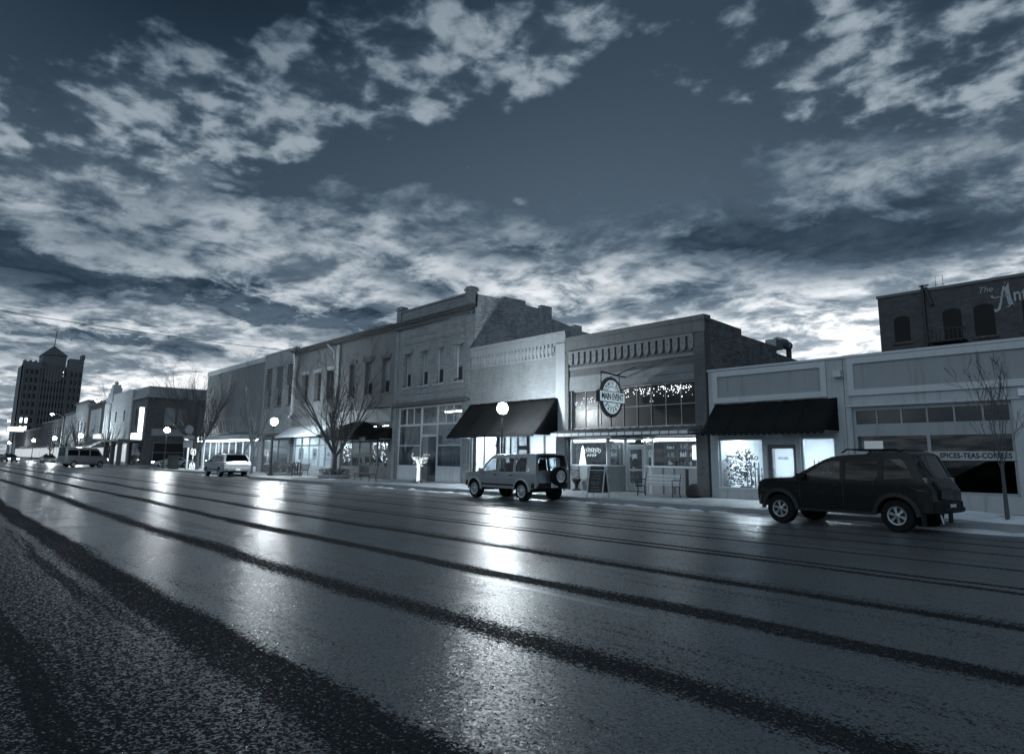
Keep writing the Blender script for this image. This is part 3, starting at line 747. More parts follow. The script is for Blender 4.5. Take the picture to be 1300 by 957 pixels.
# projecting round sign
dirv = Vector((.158, -.987, 0)).normalized()
wp = Vector((-19.45, F, 5.02)); S = thing('hanging_sign', 'round hanging sign reading SPORTS BAR MAIN EVENT EATERY on an iron bracket', 'sign', tuple(wp))
tip = wp + dirv * 1.95 + Vector((0, 0, .06)); cen = Vector((-19.2, 21.72, 4.10)); 
cen = wp + dirv * 1.22; cen.z = 4.08
b = MB(); b.bar(wp, tip, .05).bar(wp + Vector((0, -.02, .3)), wp + dirv * .75, .03).bar(tip, Vector((tip.x, tip.y, 2.9)), .025)
b.bar(wp + Vector((.55, -.01, .42)), wp + dirv * .9 + Vector((0, 0, 0)), .02)
e1 = wp + dirv * .55; b.bar((e1.x, e1.y, 5.0), (e1.x, e1.y, 4.2), .022)
b.build('bracket', BLACKM, S)
nr = Vector((dirv.y, -dirv.x, 0)); nr = nr if nr.x > 0 else -nr   # faces +X, towards the viewer
# make sure the face normal points to the camera side
if nr.dot(Vector((0, 0, 1.4)) - cen) < 0: nr = -nr
sright = Vector((0, 0, 1)).cross(nr)
def disc(r, th, off, m, name, ell=1.0):
    b = MB(); n = 40; vs = []
    for s_ in (-1, 1):
        for k in range(n):
            a = 2 * PI * k / n; vs.append(cen + sright * (r * math.cos(a)) + Vector((0, 0, r * math.sin(a))) + nr * (off + s_ * th / 2))
    b.add(vs, [tuple(range(n)), tuple(range(2 * n - 1, n - 1, -1))] + [(k, (k + 1) % n, n + (k + 1) % n, n + k) for k in range(n)])
    return b.build(name, m, S)
SIGN_GLOW = mat('sign enamel with added glow', .62, .5, .08, 4); SIGN_GLOW.node_tree.nodes['Principled BSDF'].inputs['Emission Color'].default_value = (.62, .8, .9, 1); SIGN_GLOW.node_tree.nodes['Principled BSDF'].inputs['Emission Strength'].default_value = .38  # faint emission put into the enamel so the face looks lit
disc(.84, .10, 0, TRIMD, 'sign_rim'); disc(.70, .116, 0, SIGN_GLOW, 'sign_face'); disc(.46, .122, 0, INK, 'ring'); disc(.43, .128, 0, SIGN_GLOW, 'sign_centre')
b = MB()
for k in range(16):
    a = 2 * PI * k / 16; c_ = cen + sright * (.80 * math.cos(a)) + Vector((0, 0, .80 * math.sin(a)))
    b.obox(c_, sright * math.cos(a) + Vector((0, 0, math.sin(a))), nr, sright * -math.sin(a) + Vector((0, 0, math.cos(a))), .06, .03, .05)
b.build('scroll_edge', TRIMD, S)
b = MB(); b.obox(cen, sright, nr, (0, 0, 1), .97, .085, .235); b.build('band_border', INK, S)
bd = MB(); bd.obox(cen, sright, nr, (0, 0, 1), .94, .09, .205); bd = bd.build('name_band', SIGN_GLOW, S)
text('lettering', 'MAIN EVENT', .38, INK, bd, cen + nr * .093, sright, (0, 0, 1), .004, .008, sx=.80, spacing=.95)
def arc_text(s_, r, a0, a1, size, flip):
    for i, ch in enumerate(s_):
        if ch == ' ': continue
        a = R(a0 + (a1 - a0) * i / (len(s_) - 1))
        o_ = cen + sright * (r * math.cos(a)) + Vector((0, 0, r * math.sin(a))) + nr * .062
        up = (sright * math.cos(a) + Vector((0, 0, math.sin(a)))) * (-1 if flip else 1); rt = up.cross(nr)
        text('letter', ch, size, INK, S, o_, rt, up, .004, .004)
arc_text('SPORTS BAR', .58, 152, 28, .19, False); arc_text('EATERY', .58, 218, 322, .19, True)

# small plant stand by the eatery wall
t = thing('iron_planter', 'dark urn planter against the eatery wall left of the sandwich board', 'planter', (-22.1, F - .35, .15))
L().lathe((0, 0, 0), [(.2, 0), (.2, .05), (.07, .1), (.08, .25), (.22, .45), (.24, .5), (.2, .5)], 14).build('urn', BLACKM, t)
leafy(random.Random(8), 120, .2, .45, .45, .05).build('foliage', PLANT, t)
# sandwich board
t = thing('sandwich_board', 'black chalk sandwich board with pale wooden frame on the pavement', 'sandwich board', (-17.45, 19.0, .15), R(18))
for s_ in (-1, 1):
    def P3(u, w_): return Vector((u, s_ * (.30 * (1 - w_) + .02), w_ * 1.12))
    b = L()
    b.bar(P3(-.3, 0), P3(-.3, 1), .035).bar(P3(.3, 0), P3(.3, 1), .035).bar(P3(-.3, .99), P3(.3, .99), .035).bar(P3(-.3, .14), P3(.3, .14), .035).bar(P3(-.3, .86), P3(.3, .86), .03)
    fr = b.build('board_frame', TRIM, t)
    b = L(); b.add([P3(-.28, .14), P3(.28, .14), P3(.28, .98), P3(-.28, .98)], [(0, 1, 2, 3)]); b.build('chalkboard', mat('chalkboard', .035, .7, .4, 4), fr)
    if s_ < 0:
        b = L(); rr = random.Random(2)
        for k, w_ in enumerate((.78, .68, .6, .48, .42, .32, .24)):
            u = -.2 + .06 * rr.random(); pts = []
            while u < .18: pts.append(P3(u, w_ + rr.uniform(-.018, .018)) + Vector((0, -.006, 0))); u += .04
            b.tube(pts, .006, 4)
        b.build('chalk_marks', PALEINK, fr)
# slatted bench
def bench(label, loc, rz, w=1.55, back=True, arms=True, group=None, sm=None):
    t = thing('park_bench', label, 'bench', loc, rz, group)
    b = L(); sm = sm or WOODL
    for k in range(4): b.box(-w / 2, w / 2, -.22 + k * .12, -.13 + k * .12, .42, .445)
    b.build('seat', sm, t)
    if back:
        b = L()
        for k in range(3): y = .25 + k * .035; z = .52 + k * .125; b.obox((0, y, z), (1, 0, 0), (0, .27, 1), (0, 1, -.27), w / 2, .045, .011)
        b.build('backrest', sm, t)
    for sx in (-1, 1):
        x = sx * (w / 2 - .06); b = L()
        b.tube([(x, -.24, 0), (x, -.20, .2), (x, -.22, .41)], .022, 6).tube([(x, .24, 0), (x, .2, .2), (x, .22, .42), (x, .33, .85)], .022, 6).tube([(x, -.22, .40), (x, .22, .40)], .02, 6)
        b.build('leg', BLACKM, t)
        if arms:
            b = L(); b.tube([(x, -.22, .41), (x, -.24, .6), (x, -.1, .64), (x, .25, .62)], .018, 6); b.build('armrest', BLACKM, t)
    return t
bench('slatted pale bench with iron ends beside the eatery right window', (-16.75, 21.6, .15), 0, 1.75)
t = thing('dark_sack', 'dark low lumpy bag leaning by the right end of the pale bench', 'bag', (-15.6, 22.3, .15))
b = L(); b.lathe((0, 0, 0), [(.25, 0), (.34, .08), (.34, .25), (.25, .42), (.1, .5)], 10); o = b.build('sack', mat('dark sacking', .03, .9, .3, 5, .5, 20), t, smooth=True)
t = thing('post', 'slim dark upright post behind the right end of the pale bench', 'post', (-15.85, 22.2, .15))
L().box(-.035, .035, -.035, .035, 0, 1.0).build('shaft', BLACKM, t); L().box(-.05, .05, -.05, .05, 1.0, 1.03).build('cap', BLACKM, t)
# rooftop duct on the eatery side
t = thing('roof_duct', 'fat metal roof duct with elbow on the eatery side parapet', 'duct', (-15.7, F + 5.8, 6.5))
b = L(); b.lathe((0, .6, .36), [(.2, -.36), (.24, -.33), (.24, .33), (.2, .36)], 12, 'y').box(-.26, .26, -.3, .3, -.02, .42); b.build('duct_drum', GREYM, t, smooth=True, sharp=30)
b = L(); b.tube([(.02, 1.25, .4), (.02, 1.25, -.9), (.02, 1.25, -1.6)], .12, 10); b.build('downpipe', BLACKM, t)
b = L(); b.lathe((0, 1.15, .30), [(.16, -.12), (.2, -.1), (.2, .16), (.14, .2)], 12, 'y'); b.build('duct_elbow', GREYM, t)

# ------------------------------------------------------------------ building: whitewashed brick with big awning
B = thing('shop_building', 'one storey whitewashed brick shop with corbelled top and glowing white shopfront', 'building', (-26.9, F, 0))
wallmb(MB(), -30.66, -23.1, 0, 7.05, F, F + .3, [(-30.6, -23.6, .15, 4.3)]).build('wall', BR_PALE, B)
block(B, -30.66, -23.1, 7.0, 20, BR_SIDE)
b = MB(); b.box(-30.66, -23.09, F - .1, F + .33, 7.42, 7.58).box(-30.66, -23.1, F - .05, F + .3, 7.05, 7.42)
b.build('parapet', TRIM2, B)
MB().box(-23.75, -23.1, F - .06, F - .002, .15, 7.0).build('pilaster', TRIM2, B)
b = MB(); n = 24
for i in range(n):
    x = -30.5 + 6.6 * i / n; b.box(x, x + .13, F - .07, F - .002, 6.45, 7.05).box(x + .13, x + .275, F - .045, F - .003, 6.62, 6.88)
b.box(-30.6, -23.76, F - .05, F - .004, 6.38, 6.44); b.build('corbel_table', TRIM2, B)
MB().box(-23.1, -23.08, F - .1, F - .003, .15, 7.2).build('gap_shade_strip', INK, B)  # dark strip put in for the shade of the gap between the fronts
fr = MB(); ys, ye = F + .1, F + .18
fr.box(-30.6, -23.6, ys, ye, 2.75, 2.85).box(-30.6, -23.6, ys, ye, .15, .5)
for x, w in [(-30.56, .1), (-29.42, .07), (-28.24, .3), (-27.73, .18), (-27.22, .13), (-26.65, .12), (-25.88, .22), (-24.72, .09), (-23.68, .1)]:
    fr.box(x - w / 2, x + w / 2, ys + .002, ye - .002, .5, 2.75)
fr.box(-26.59, -25.99, ys + .004, ye - .004, 1.95, 2.16)   # bar of the big H
fo = fr.build('shop_window_frame', TRIMD, B)
MB().box(-30.5, -23.7, ys + .03, ys + .034, .5, 2.75).build('pane', GLASS, fo)
MB().box(-30.55, -23.65, ys, ye, 2.85, 4.3).build('transom_board', IDARK, B)
room(B, -30.6, -23.5, .15, 2.9, F + .31, F + 4.0, IWHITE, emit('bright shop lamp', 260), 4, .7, .25)
for i, x in enumerate((-28.9, -24.0)):
    t = thing('hanging_basket', ['small hanging basket in the left bay of the glowing awning shop', 'small hanging basket in the right bay of the glowing awning shop'][i], 'basket', (x, F + .6, 2.25))
    leafy(random.Random(i), 60, .14, .2, -.1, .05).build('foliage', PLANT, t); L().lathe((0, 0, -.15), [(.08, 0), (.14, .12), (.14, .14)], 10).build('bowl', TRIMD, t)
    L().tube([(0, 0, .1), (0, 0, .6)], .006, 4).build('hanger', BLACKM, t)
awning('largest black canvas awning, above the glowing shopfront behind the silver SUV', -30.55, -23.62, 4.42, 2.62, 1.55, AWN, sag=.16, scal=.2, valance=.10, fold=1.0)

# ------------------------------------------------------------------ building: two storeys with parapet piers
B = thing('brick_building', 'buff brick two storey block with capped corner piers and deep dark cornice', 'building', (-34.7, F, 0))
wins = [(-37.75, -36.85), (-35.85, -34.95), (-34.2, -33.3), (-32.3, -31.4)]
ops = [(a, b_, 5.85, 7.98) for a, b_ in wins] + [(-38.2, -31.35, .15, 4.62)]
wallmb(MB(), -38.7, -30.7, 0, 9.6, F, F + .3, ops).build('wall', BR_BIG, B)
block(B, -38.7, -30.7, 9.6, 20, BR_SIDE, par_h=.8, top_side=[(F + .3, 10.8), (F + 2.4, 10.82), (F + 2.4, 11.0), (F + 4.1, 10.98), (F + 4.1, 10.72), (F + 5.4, 10.7), (F + 5.4, 10.95), (F + 6.3, 10.95), (F + 6.3, 10.2), (F + 8.3, 9.9), (F + 8.3, 10.1), (F + 9.0, 10.1), (F + 9.0, 9.75), (F + 12, 9.6), (F + 20, 9.2)])
b = MB(); b.box(-38.2, -31.2, F - .0, F + .3, 10.05, 10.78).box(-38.2, -31.2, F - .06, F + .34, 10.78, 10.88); b.build('parapet', BR_BIG, B)
CORN = mat('dark pressed cornice', .10, .6, .3, 2, .2, 30, streak=.3)
b = MB(); b.box(-38.85, -30.55, F - .42, F + .25, 9.98, 10.06).box(-38.75, -30.65, F - .32, F + .2, 9.86, 9.98).box(-38.7, -30.7, F - .18, F - .002, 9.62, 9.86)
b.build('cornice', CORN, B)
for x in (-38.7, -31.22):
    b = MB(); b.box(x, x + .52, F - .08, F + .42, 10.05, 10.98).box(x - .06, x + .58, F - .14, F + .48, 10.98, 11.1).box(x, x + .52, F - .08, F + .42, 11.1, 11.2); b.build('parapet_pier', BR_BIG, B)
b = MB(); b.box(-38.4, -31.0, F - .04, F - .002, 9.0, 9.1); b.box(-38.4, -31.0, F - .05, F - .002, 8.55, 8.62)
b.box(-38.7, -38.35, F - .08, F - .002, .15, 9.5).box(-31.05, -30.7, F - .08, F - .002, .15, 9.5).box(-38.35, -31.05, F - .04, F - .002, 5.35, 5.42)
b.build('brick_bands', BR_BIG, B)
for a, b_ in wins:
    w = window(B, a, b_, 5.85, 7.98, nz=2, fr=TRIM, rec=.26, fw=.09, sill=TRIM2, blind=.55)
    MB().prism([(a - .12, 7.99), (b_ + .12, 7.99), (b_ + .12, 8.2), ((a + b_) / 2, 8.3), (a - .12, 8.2)], F - .06, F - .002).build('hood_mould', BR_BIG, B)
MB().box(-38.7, -30.7, F - .25, F - .003, 4.66, 4.86).build('shop_cornice', CORN, B)
fr = MB(); ys, ye = F + .08, F + .16
for x in (-38.15, -35.58, -33.85, -31.42): fr.box(x - .07, x + .07, ys, ye, .15, 4.6)
for xa, xb in ((-38.08, -35.65), (-35.51, -33.92), (-33.78, -31.49)):
    fr.box(xa, xb, ys + .002, ye - .002, 4.5, 4.6).box(xa, xb, ys + .002, ye - .002, 3.42, 3.54)
    for k in (1, 2) if xb - xa > 2 else (): x = xa + (xb - xa) * k / 3; fr.box(x - .035, x + .035, ys + .01, ye - .01, 3.54, 4.5)
    if xb - xa > 2: fr.box(xa, xb, ys + .01, ye - .01, 2.2, 2.27).box(xa, xb, ys + .002, ye - .002, .95, 1.05)
    else: fr.box(xa, xb, ys + .01, ye - .01, 2.75, 2.87)
fo = fr.build('shop_window_frame', TRIM, B)
DG = glass('dim shop glass', .75, .04)
MB().box(-38.1, -31.45, ys + .038, ys + .042, 1.0, 4.5).build('pane', DG, fo)
b = MB()
for xa, xb in ((-38.08, -35.65), (-33.78, -31.49)):
    b.box(xa, xb, ys + .01, ye, .15, .95)
    for k in range(7): x = xa + (xb - xa) * (k + .5) / 7; b.box(x - .13, x + .13, ys - .012, ys + .008, .22, .88)
b.build('stall_riser', TRIM, B)
b = MB(); b.box(-35.4, -34.0, F + .5, F + .56, .15, 2.8); d = b.build('door', TRIMD, B); MB().box(-35.15, -34.25, F + .49, F + .496, .5, 2.4).build('pane', PANE, d)
room(B, -38.3, -31.2, .15, 4.5, F + .6, F + 4.0, IMID, E_DIM, 1, 2.2, .1)
b = MB()
for xa, xb in ((-38.05, -35.7), (-33.75, -31.5)):
    for k in range(12): x = xa + (xb - xa) * k / 12; b.box(x, x + (xb - xa) / 12 - .01, F + .34 + .03 * (k % 2), F + .37 + .03 * (k % 2), 1.0, 2.2)
b.build('curtain', BLIND, B)
MB().box(-33.3, -32.5, F + .3, F + .33, 2.5, 3.1).build('paper_sign', WHITE, B)

# ------------------------------------------------------------------ building: long two storey
B = thing('brick_building', 'long painted two storey block with slender windows and projecting eaves behind the big bare tree', 'building', (-46.8, F, 0))
wins = [(-53.25, -52.1, 5.75, 7.95), (-50.9, -49.7, 5.75, 7.95), (-48.75, -47.55, 5.75, 7.95), (-45.1, -44.2, 5.7, 8.0), (-42.8, -41.7, 5.7, 8.0), (-40.5, -39.45, 5.7, 8.0)]
ops = list(wins) + [(-54.3, -47.3, .15, 3.1), (-45.9, -39.3, .15, 3.7)]
wallmb(MB(), -54.8, -38.72, 0, 9.75, F, F + .3, ops).build('wall', BR_TWO, B)
block(B, -54.8, -38.72, 9.75, 20, BR_TWO)
b = MB(); b.box(-54.9, -38.75, F - .45, F + .3, 9.98, 10.12).box(-54.85, -38.75, F - .3, F + .3, 9.86, 9.98).box(-54.8, -38.75, F - .12, F + .28, 9.75, 9.86); b.build('cornice', CORN, B)
for i, (a, b_, za, zb) in enumerate(wins):
    w = window(B, a, b_, za, zb, nz=2, fr=TRIM2 if i > 2 else TRIMD, rec=.27, fw=.08, sill=TRIMD, blind=.6 if i in (3, 4, 5) else 0)
    MB().box(a - .15, b_ + .15, F - .07, F - .002, zb + .005, zb + .26).build('lintel', TRIMD if i > 2 else TRIM2, B)
b_p = MB().box(-47.1, -46.6, F - .14, F - .002, 4.9, 9.7).box(-54.8, -54.45, F - .1, F - .002, 4.9, 9.7); each(b_p, 'pilaster', TRIM2, B)
b = MB(); b.tube([(-54.6, F - .3, 9.85), (-54.6, F - .16, 9.5), (-54.6, F - .16, 4.9), (-54.6, F - .35, 4.6)], .085, 8); b.build('drainpipe', TRIM, B)
b = MB(); b.tube([(-48.1, F - .4, 9.85), (-47.3, F - .2, 9.2), (-47.3, F - .2, 8.7)], .06, 8); b.build('drainpipe', TRIM, B)
MB().box(-54.8, -46.8, F - .1, F - .002, 4.55, 4.75).box(-46.5, -38.72, F - .22, F - .002, 4.75, 4.9).build('belt_course', TRIMD, B)
MB().box(-46.3, -39.0, F - .05, F - .002, 3.8, 4.7).build('sign_board', TRIM2, B)
fr = MB()
for x in (-54.25, -52.7, -51.3, -49.6, -48.6, -47.36): fr.box(x - .06, x + .06, F + .08, F + .16, .15, 3.1)
fr.box(-54.3, -47.3, F + .082, F + .158, 2.95, 3.1).box(-54.3, -47.3, F + .075, F + .158, .15, .8).box(-54.3, -47.3, F + .082, F + .158, 2.3, 2.4)
fo = fr.build('shop_window_frame', TRIM2, B); MB().box(-54.2, -47.4, F + .11, F + .114, .8, 2.95).build('pane', GLASS, fo)
room(B, -54.3, -47.3, .15, 3.1, F + .31, F + 3.5, IWHITE, emit('warm shop lamp', 80), 3, .8, .2)
fr = MB()
for x in (-45.85, -44.3, -43.2, -41.7, -40.8, -39.35): fr.box(x - .06, x + .06, F + .08, F + .16, .15, 3.7)
fr.box(-45.9, -39.3, F + .082, F + .158, 3.55, 3.7).box(-45.9, -43.2, F + .075, F + .158, .15, .9).box(-41.7, -39.3, F + .075, F + .158, .15, .9).box(-45.9, -39.3, F + .082, F + .158, 2.5, 2.6)
fo = fr.build('shop_window_frame', TRIMD, B); MB().box(-45.8, -39.4, F + .11, F + .114, .9, 3.55).build('pane', GLASS, fo)
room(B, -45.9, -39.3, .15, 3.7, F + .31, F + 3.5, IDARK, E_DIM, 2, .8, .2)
for i, (xa, xb) in enumerate(((-45.75, -44.4), (-41.6, -39.5))):
    t = thing('string_lights', ['string lights in the window left of the dark doorway under the domed awning', 'string lights in the window right of the dark doorway under the domed awning'][i], 'string lights', (xa, F, 2))
    b = MB(); rr = random.Random(40 + i)
    for k in range(70):
        x = rr.uniform(xa, xb); z = 2.45 - abs(rr.gauss(0, .25)) if k < 50 else rr.uniform(1.2, 1.9); r = .02
        b.lathe((x, F + .2, z), [(r * .6, -r), (r, 0), (r * .6, r)], 5)
    b.build('bulbs', E_STR, t); MB().bar((xa, F + .2, 2.48), (xb, F + .2, 2.48), .01).build('wires', TRIMD, t)
# posters in the lit window
for i, (x, s_) in enumerate(((-53.0, .9), (-50.5, .8), (-48.1, .9))):
    t = thing('window_poster', ['pale poster at the left of the lit window behind the bike rack', 'pale poster in the middle of the lit window behind the bike rack', 'pale poster at the right of the lit window behind the bike rack'][i], 'poster', (x, F + .2, 1.7))
    L().box(-s_ / 2, s_ / 2, 0, .01, -.4, .45).build('sheet', WHITE, t); L().box(-.2, .2, -.004, -.001, -.15, .12).build('print', TRIM2, t)
# domed awning and the pale striped awning
A = thing('awning', 'black domed canvas awning over the dark doorway', 'awning', (-43.1, F, 2.8))
b = MB(); n = 14; g = []
for j in range(7):
    v_ = j / 6 * PI / 2
    for i in range(n + 1):
        u = i / n; e = math.sin(PI * min(1, max(0, u))) ** .35
        g.append((-45.3 + 4.6 * u, F - .02 - 1.3 * math.sin(v_), 2.78 + 1.15 * math.cos(v_) * e))
b.add(g, [(j * (n + 1) + i, j * (n + 1) + i + 1, (j + 1) * (n + 1) + i + 1, (j + 1) * (n + 1) + i) for j in range(6) for i in range(n)])
b.build('canvas', AWN, A, smooth=True); MB().box(-45.3, -40.7, F - 1.34, F - 1.32, 2.6, 2.78).build('valance', AWN, A)
MB().tube([(-45.3, F - 1.3, 2.77), (-40.7, F - 1.3, 2.77)], .02, 6).build('awning_frame', GREYM, A)
awning('small dark canvas awning left of the paned shopfront corner', -40.6, -38.8, 3.4, 2.7, .9, AWN, sag=.03)
awning('pale shingled awning glowing under the street lamp', -54.7, -46.9, 3.9, 3.05, 1.3, mat('pale shingles', .5, .8, .45, 6, .6, 25), sag=.0)

# ------------------------------------------------------------------ building: three recessed panels
B = thing('brick_building', 'pale two storey block with three dark recessed panels beside the drainpipe', 'building', (-58.1, F, 0))
ops = [(-61.1, -59.6, 5.6, 9.15), (-58.9, -57.2, 5.6, 9.15), (-56.6, -55.0, 5.6, 9.15), (-60.8, -55.2, .15, 3.0)]
wallmb(MB(), -61.5, -54.82, 0, 10.4, F, F + .3, ops).build('wall', TRIM2, B)
block(B, -61.5, -54.82, 10.3, 20, TRIM2)
for a, b_, za, zb in ops[:3]:
    MB().box(a, b_, F + .15, F + .2, 7.4, zb).build('recess_panel', TRIMD, B); MB().box(a, b_, F + .15, F + .2, za, za + .15).build('sill', TRIMD, B)
    window(B, a + .25, b_ - .25, 5.75, 7.4, y=F + .1, nz=2, fr=TRIMD)
MB().box(-61.52, -54.81, F - .05, F + .33, 10.4, 10.5).build('parapet_cap', TRIM, B)
fr = MB()
for x in (-60.75, -59.0, -57.4, -55.3): fr.box(x - .07, x + .07, F + .08, F + .16, .15, 3.0)
fr.box(-60.8, -55.2, F + .082, F + .158, 2.85, 3.0).box(-60.8, -55.2, F + .075, F + .158, .15, .8)
fo = fr.build('shop_window_frame', TRIMD, B); MB().box(-60.7, -55.3, F + .11, F + .114, .8, 2.85).build('pane', GLASS, fo)
room(B, -60.8, -55.2, .15, 3.0, F + .31, F + 3.5, IMID, emit('shop lamp', 30), 3, .6, .2)
MB().box(-61.4, -54.9, F - .3, F - .003, 3.2, 3.4).build('shop_cornice', TRIMD, B)

# ------------------------------------------------------------------ building: blank upper wall over a lit canopy (on the side-street corner)
B = thing('corner_building', 'plain grey corner block with blank upper wall above a lit white canopy', 'building', (-69.6, F, 0))
wallmb(MB(), -77.7, -61.52, 0, 9.9, F, F + .3, [(-77.3, -61.9, .15, 3.1)]).build('wall', mat('plain grey render', .22, .85, .15, .4, .15, 40, streak=.3), B)
block(B, -77.7, -61.52, 9.9, 20, TRIM2)
MB().box(-77.75, -61.53, F - .06, F + .33, 9.9, 10.35).build('parapet_band', TRIM, B)
b = MB(); 
for k in range(30): x = -76.9 + 14.6 * k / 30; b.box(x, x + .26, F - .1, F - .002, 3.7, 5.0)
b.build('vertical_slats', TRIM2, B); MB().box(-77.0, -62.0, F - .05, F - .001, 3.6, 3.7).build('slat_rail', TRIMD, B)
b = MB(); b.box(-78.6, -62.0, F - 1.6, F - .003, 2.95, 3.35); b.build('canopy', TRIM, B, bevel=.08)
MB().box(-77.4, -63, F - 1.4, F - .3, 2.93, 2.947).build('canopy_light', emit('canopy underlight', 6), B)
fr = MB()
for k in range(9): x = -77.2 + 15.2 * k / 8; fr.box(x - .08, x + .08, F + .08, F + .16, .15, 3.1)
fr.box(-77.3, -61.9, F + .075, F + .158, .15, .6)
fo = fr.build('shop_window_frame', WHITE, B); MB().box(-77.2, -62, F + .11, F + .114, .6, 3.0).build('pane', GLASS, fo)
room(B, -77.3, -61.9, .15, 3.1, F + .31, F + 3.5, IMID, E_DIM, 4, .8, .15)
MB().box(-77.6, -77.45, F - 1.5, F - 1.35, .15, 2.95).build('canopy_post', WHITE, B)

# ------------------------------------------------------------------ building: antique shop behind, with painted wall sign
AY = 40.0
B = thing('brick_building', 'tall dark brick warehouse behind the shops with painted lettering and arched windows', 'building', (-7, AY, 0))
def archwin(x0, x1, z0, z1, par):
    n = 8; xm = (x0 + x1) / 2; hw = (x1 - x0) / 2
    pts = [(x0, z0), (x1, z0), (x1, z1 - .18)] + [(xm + hw * math.cos(PI * k / n), z1 - .18 + .18 * math.sin(PI * k / n)) for k in range(1, n)] + [(x0, z1 - .18)]
    o = MB().prism(pts, AY - .01, AY + .02).build('window', mat('boarded window', .012, .6, .3, 3, spec=.3), par)
    MB().box(x0 - .1, x1 + .1, AY - .09, AY - .002, z0 - .14, z0 - .012).build('sill', BR_DK, par)
MB().box(-15.5, 8, AY, AY + 20, 0, 10.6).build('wall', BR_DK, B)
MB().box(-15.55, 8.05, AY - .06, AY + 20.05, 10.6, 10.75).build('parapet_cap', mat('dark coping', .14, .7, .2, 2), B)
archwin(-14.75, -13.95, 8.05, 9.45, B); archwin(-12.35, -11.5, 7.7, 9.5, B); archwin(-10.95, -10.05, 7.9, 9.5, B)
archwin(-8.9, -8.0, 7.9, 9.5, B)
b = MB(); b.bar((-13.15, AY - .12, 7.4), (-13.15, AY - .12, 10.95), .12).bar((-13.3, AY - .12, 10.9), (-12.85, AY - .12, 10.9), .07).bar((-13.0, AY - .12, 10.8), (-12.75, AY - .12, 9.8), .14); b.build('drainpipe', BLACKM, B)
b = MB(); b.box(-12.9, -11.3, AY - .8, AY - .01, 7.7, 7.78)
for k in range(9): x = -12.88 + 1.56 * k / 8; b.bar((x, AY - .78, 7.78), (x, AY - .78, 8.35), .03)
b.bar((-12.9, AY - .78, 8.35), (-11.3, AY - .78, 8.35), .04)
for x in (-12.85, -11.35): b.bar((x, AY - .78, 7.7), (x, AY - .02, 7.1), .04).bar((x, AY - .78, 8.35), (x, AY - .02, 8.35), .03)
b.build('fire_escape', BLACKM, B)
text('lettering', 'The', .42, PALEINK, B, (-10.35, AY - .006, 10.2), (1, 0, 0), (.06, 0, 1), .004, 0, .25)
# big swash A drawn as strokes, then the rest of the word
b = MB(); x0, z0 = -10.0, 9.2
def stroke(pts, ws):
    pts = [Vector((p[0], 0, p[1])) for p in pts]
    vs = []
    for i, p in enumerate(pts):
        d = (pts[min(i + 1, len(pts) - 1)] - pts[max(i - 1, 0)]).normalized(); n_ = Vector((-d.z, 0, d.x)); w = ws[i] / 2
        vs += [(p.x + n_.x * w, AY - .006, p.z + n_.z * w), (p.x - n_.x * w, AY - .006, p.z - n_.z * w)]
    b.add(vs, [(2 * i, 2 * i + 1, 2 * i + 3, 2 * i + 2) for i in range(len(pts) - 1)])
stroke([(-10.1, 9.15), (-9.98, 9.06), (-9.85, 9.12), (-9.75, 9.4), (-9.66, 9.85), (-9.56, 10.2), (-9.38, 10.42)], [.10, .14, .12, .10, .08, .10, .05])
stroke([(-9.42, 10.42), (-9.44, 10.1), (-9.40, 9.7), (-9.34, 9.35), (-9.30, 9.22)], [.16, .2, .18, .2, .12])
stroke([(-10.12, 9.85), (-10.0, 9.72), (-9.7, 9.76), (-9.4, 9.78)], [.12, .05, .03, .03])
stroke([(-9.55, 9.2), (-9.36, 9.22), (-9.18, 9.3)], [.03, .06, .03])
b.build('lettering', PALEINK, B)
text('lettering', 'ntiques', .95, PALEINK, B, (-9.22, AY - .006, 9.72), (1, 0, .02), (0, 0, 1), .004, .012, .0, 'LEFT', .75)
t = thing('roof_antenna', 'pair of thin aerials on the dark warehouse roof edge', 'aerial', (-12.6, AY + .2, 10.75))
for i, x in enumerate((0, .35)): L().tube([(x, 0, 0), (x, 0, .65)], .012, 5).tube([(x - .12, 0, .15), (x + .12, 0, .15)], .01, 4).build('rod', BLACKM, t)
t = thing('roof_antenna', 'single thin aerial on the warehouse roof above the painted lettering', 'aerial', (-8.4, AY + .2, 10.75))
L().tube([(0, 0, 0), (0, 0, .9)], .012, 5).build('rod', BLACKM, t)

# ------------------------------------------------------------------ beyond the side street
B = thing('brick_building', 'dark brick corner building with paired upper windows across the side street', 'building', (-107, F, 0))
b = MB(); wallmb(b, -111.4, -103.0, 0, 9.2, F, F + .3, [(-109.2, -108.2, 5.6, 7.9), (-106.6, -105.6, 5.6, 7.9), (-110.8, -104.0, .15, 3.2)])
b.build('wall', BR_FAR, B)
# side wall along the side street, with its windows
def wally(mb, x0, x1, z0, z1, y0, y1, ops):
    t_ = wallmb(MB(), y0, y1, z0, z1, x0, x1, ops)
    mb.add([(v[1], v[0], v[2]) for v in t_.v], [tuple(reversed(f)) for f in t_.f])
b = MB(); sops = [(F + 2.2, F + 3.6, 5.5, 7.9), (F + 3.9, F + 5.3, 5.5, 7.9), (F + 9.2, F + 10.4, 5.5, 7.9), (F + 13, F + 14.4, 5.5, 7.9), (F + 1.2, F + 5.2, .5, 3.2), (F + 9, F + 11, .15, 3.0)]
wally(b, -103.3, -103.0, 0, 9.2, F + .3, F + 24, sops); b.build('side_wall', BR_FAR, B)
MB().box(-111.4, -103.3, F + 23.7, F + 24, 0, 9.2).build('back_wall', BR_FAR, B); MB().box(-111.4, -103.3, F + .3, F + 23.7, 8.6, 8.8).build('roof', ROOFM, B)
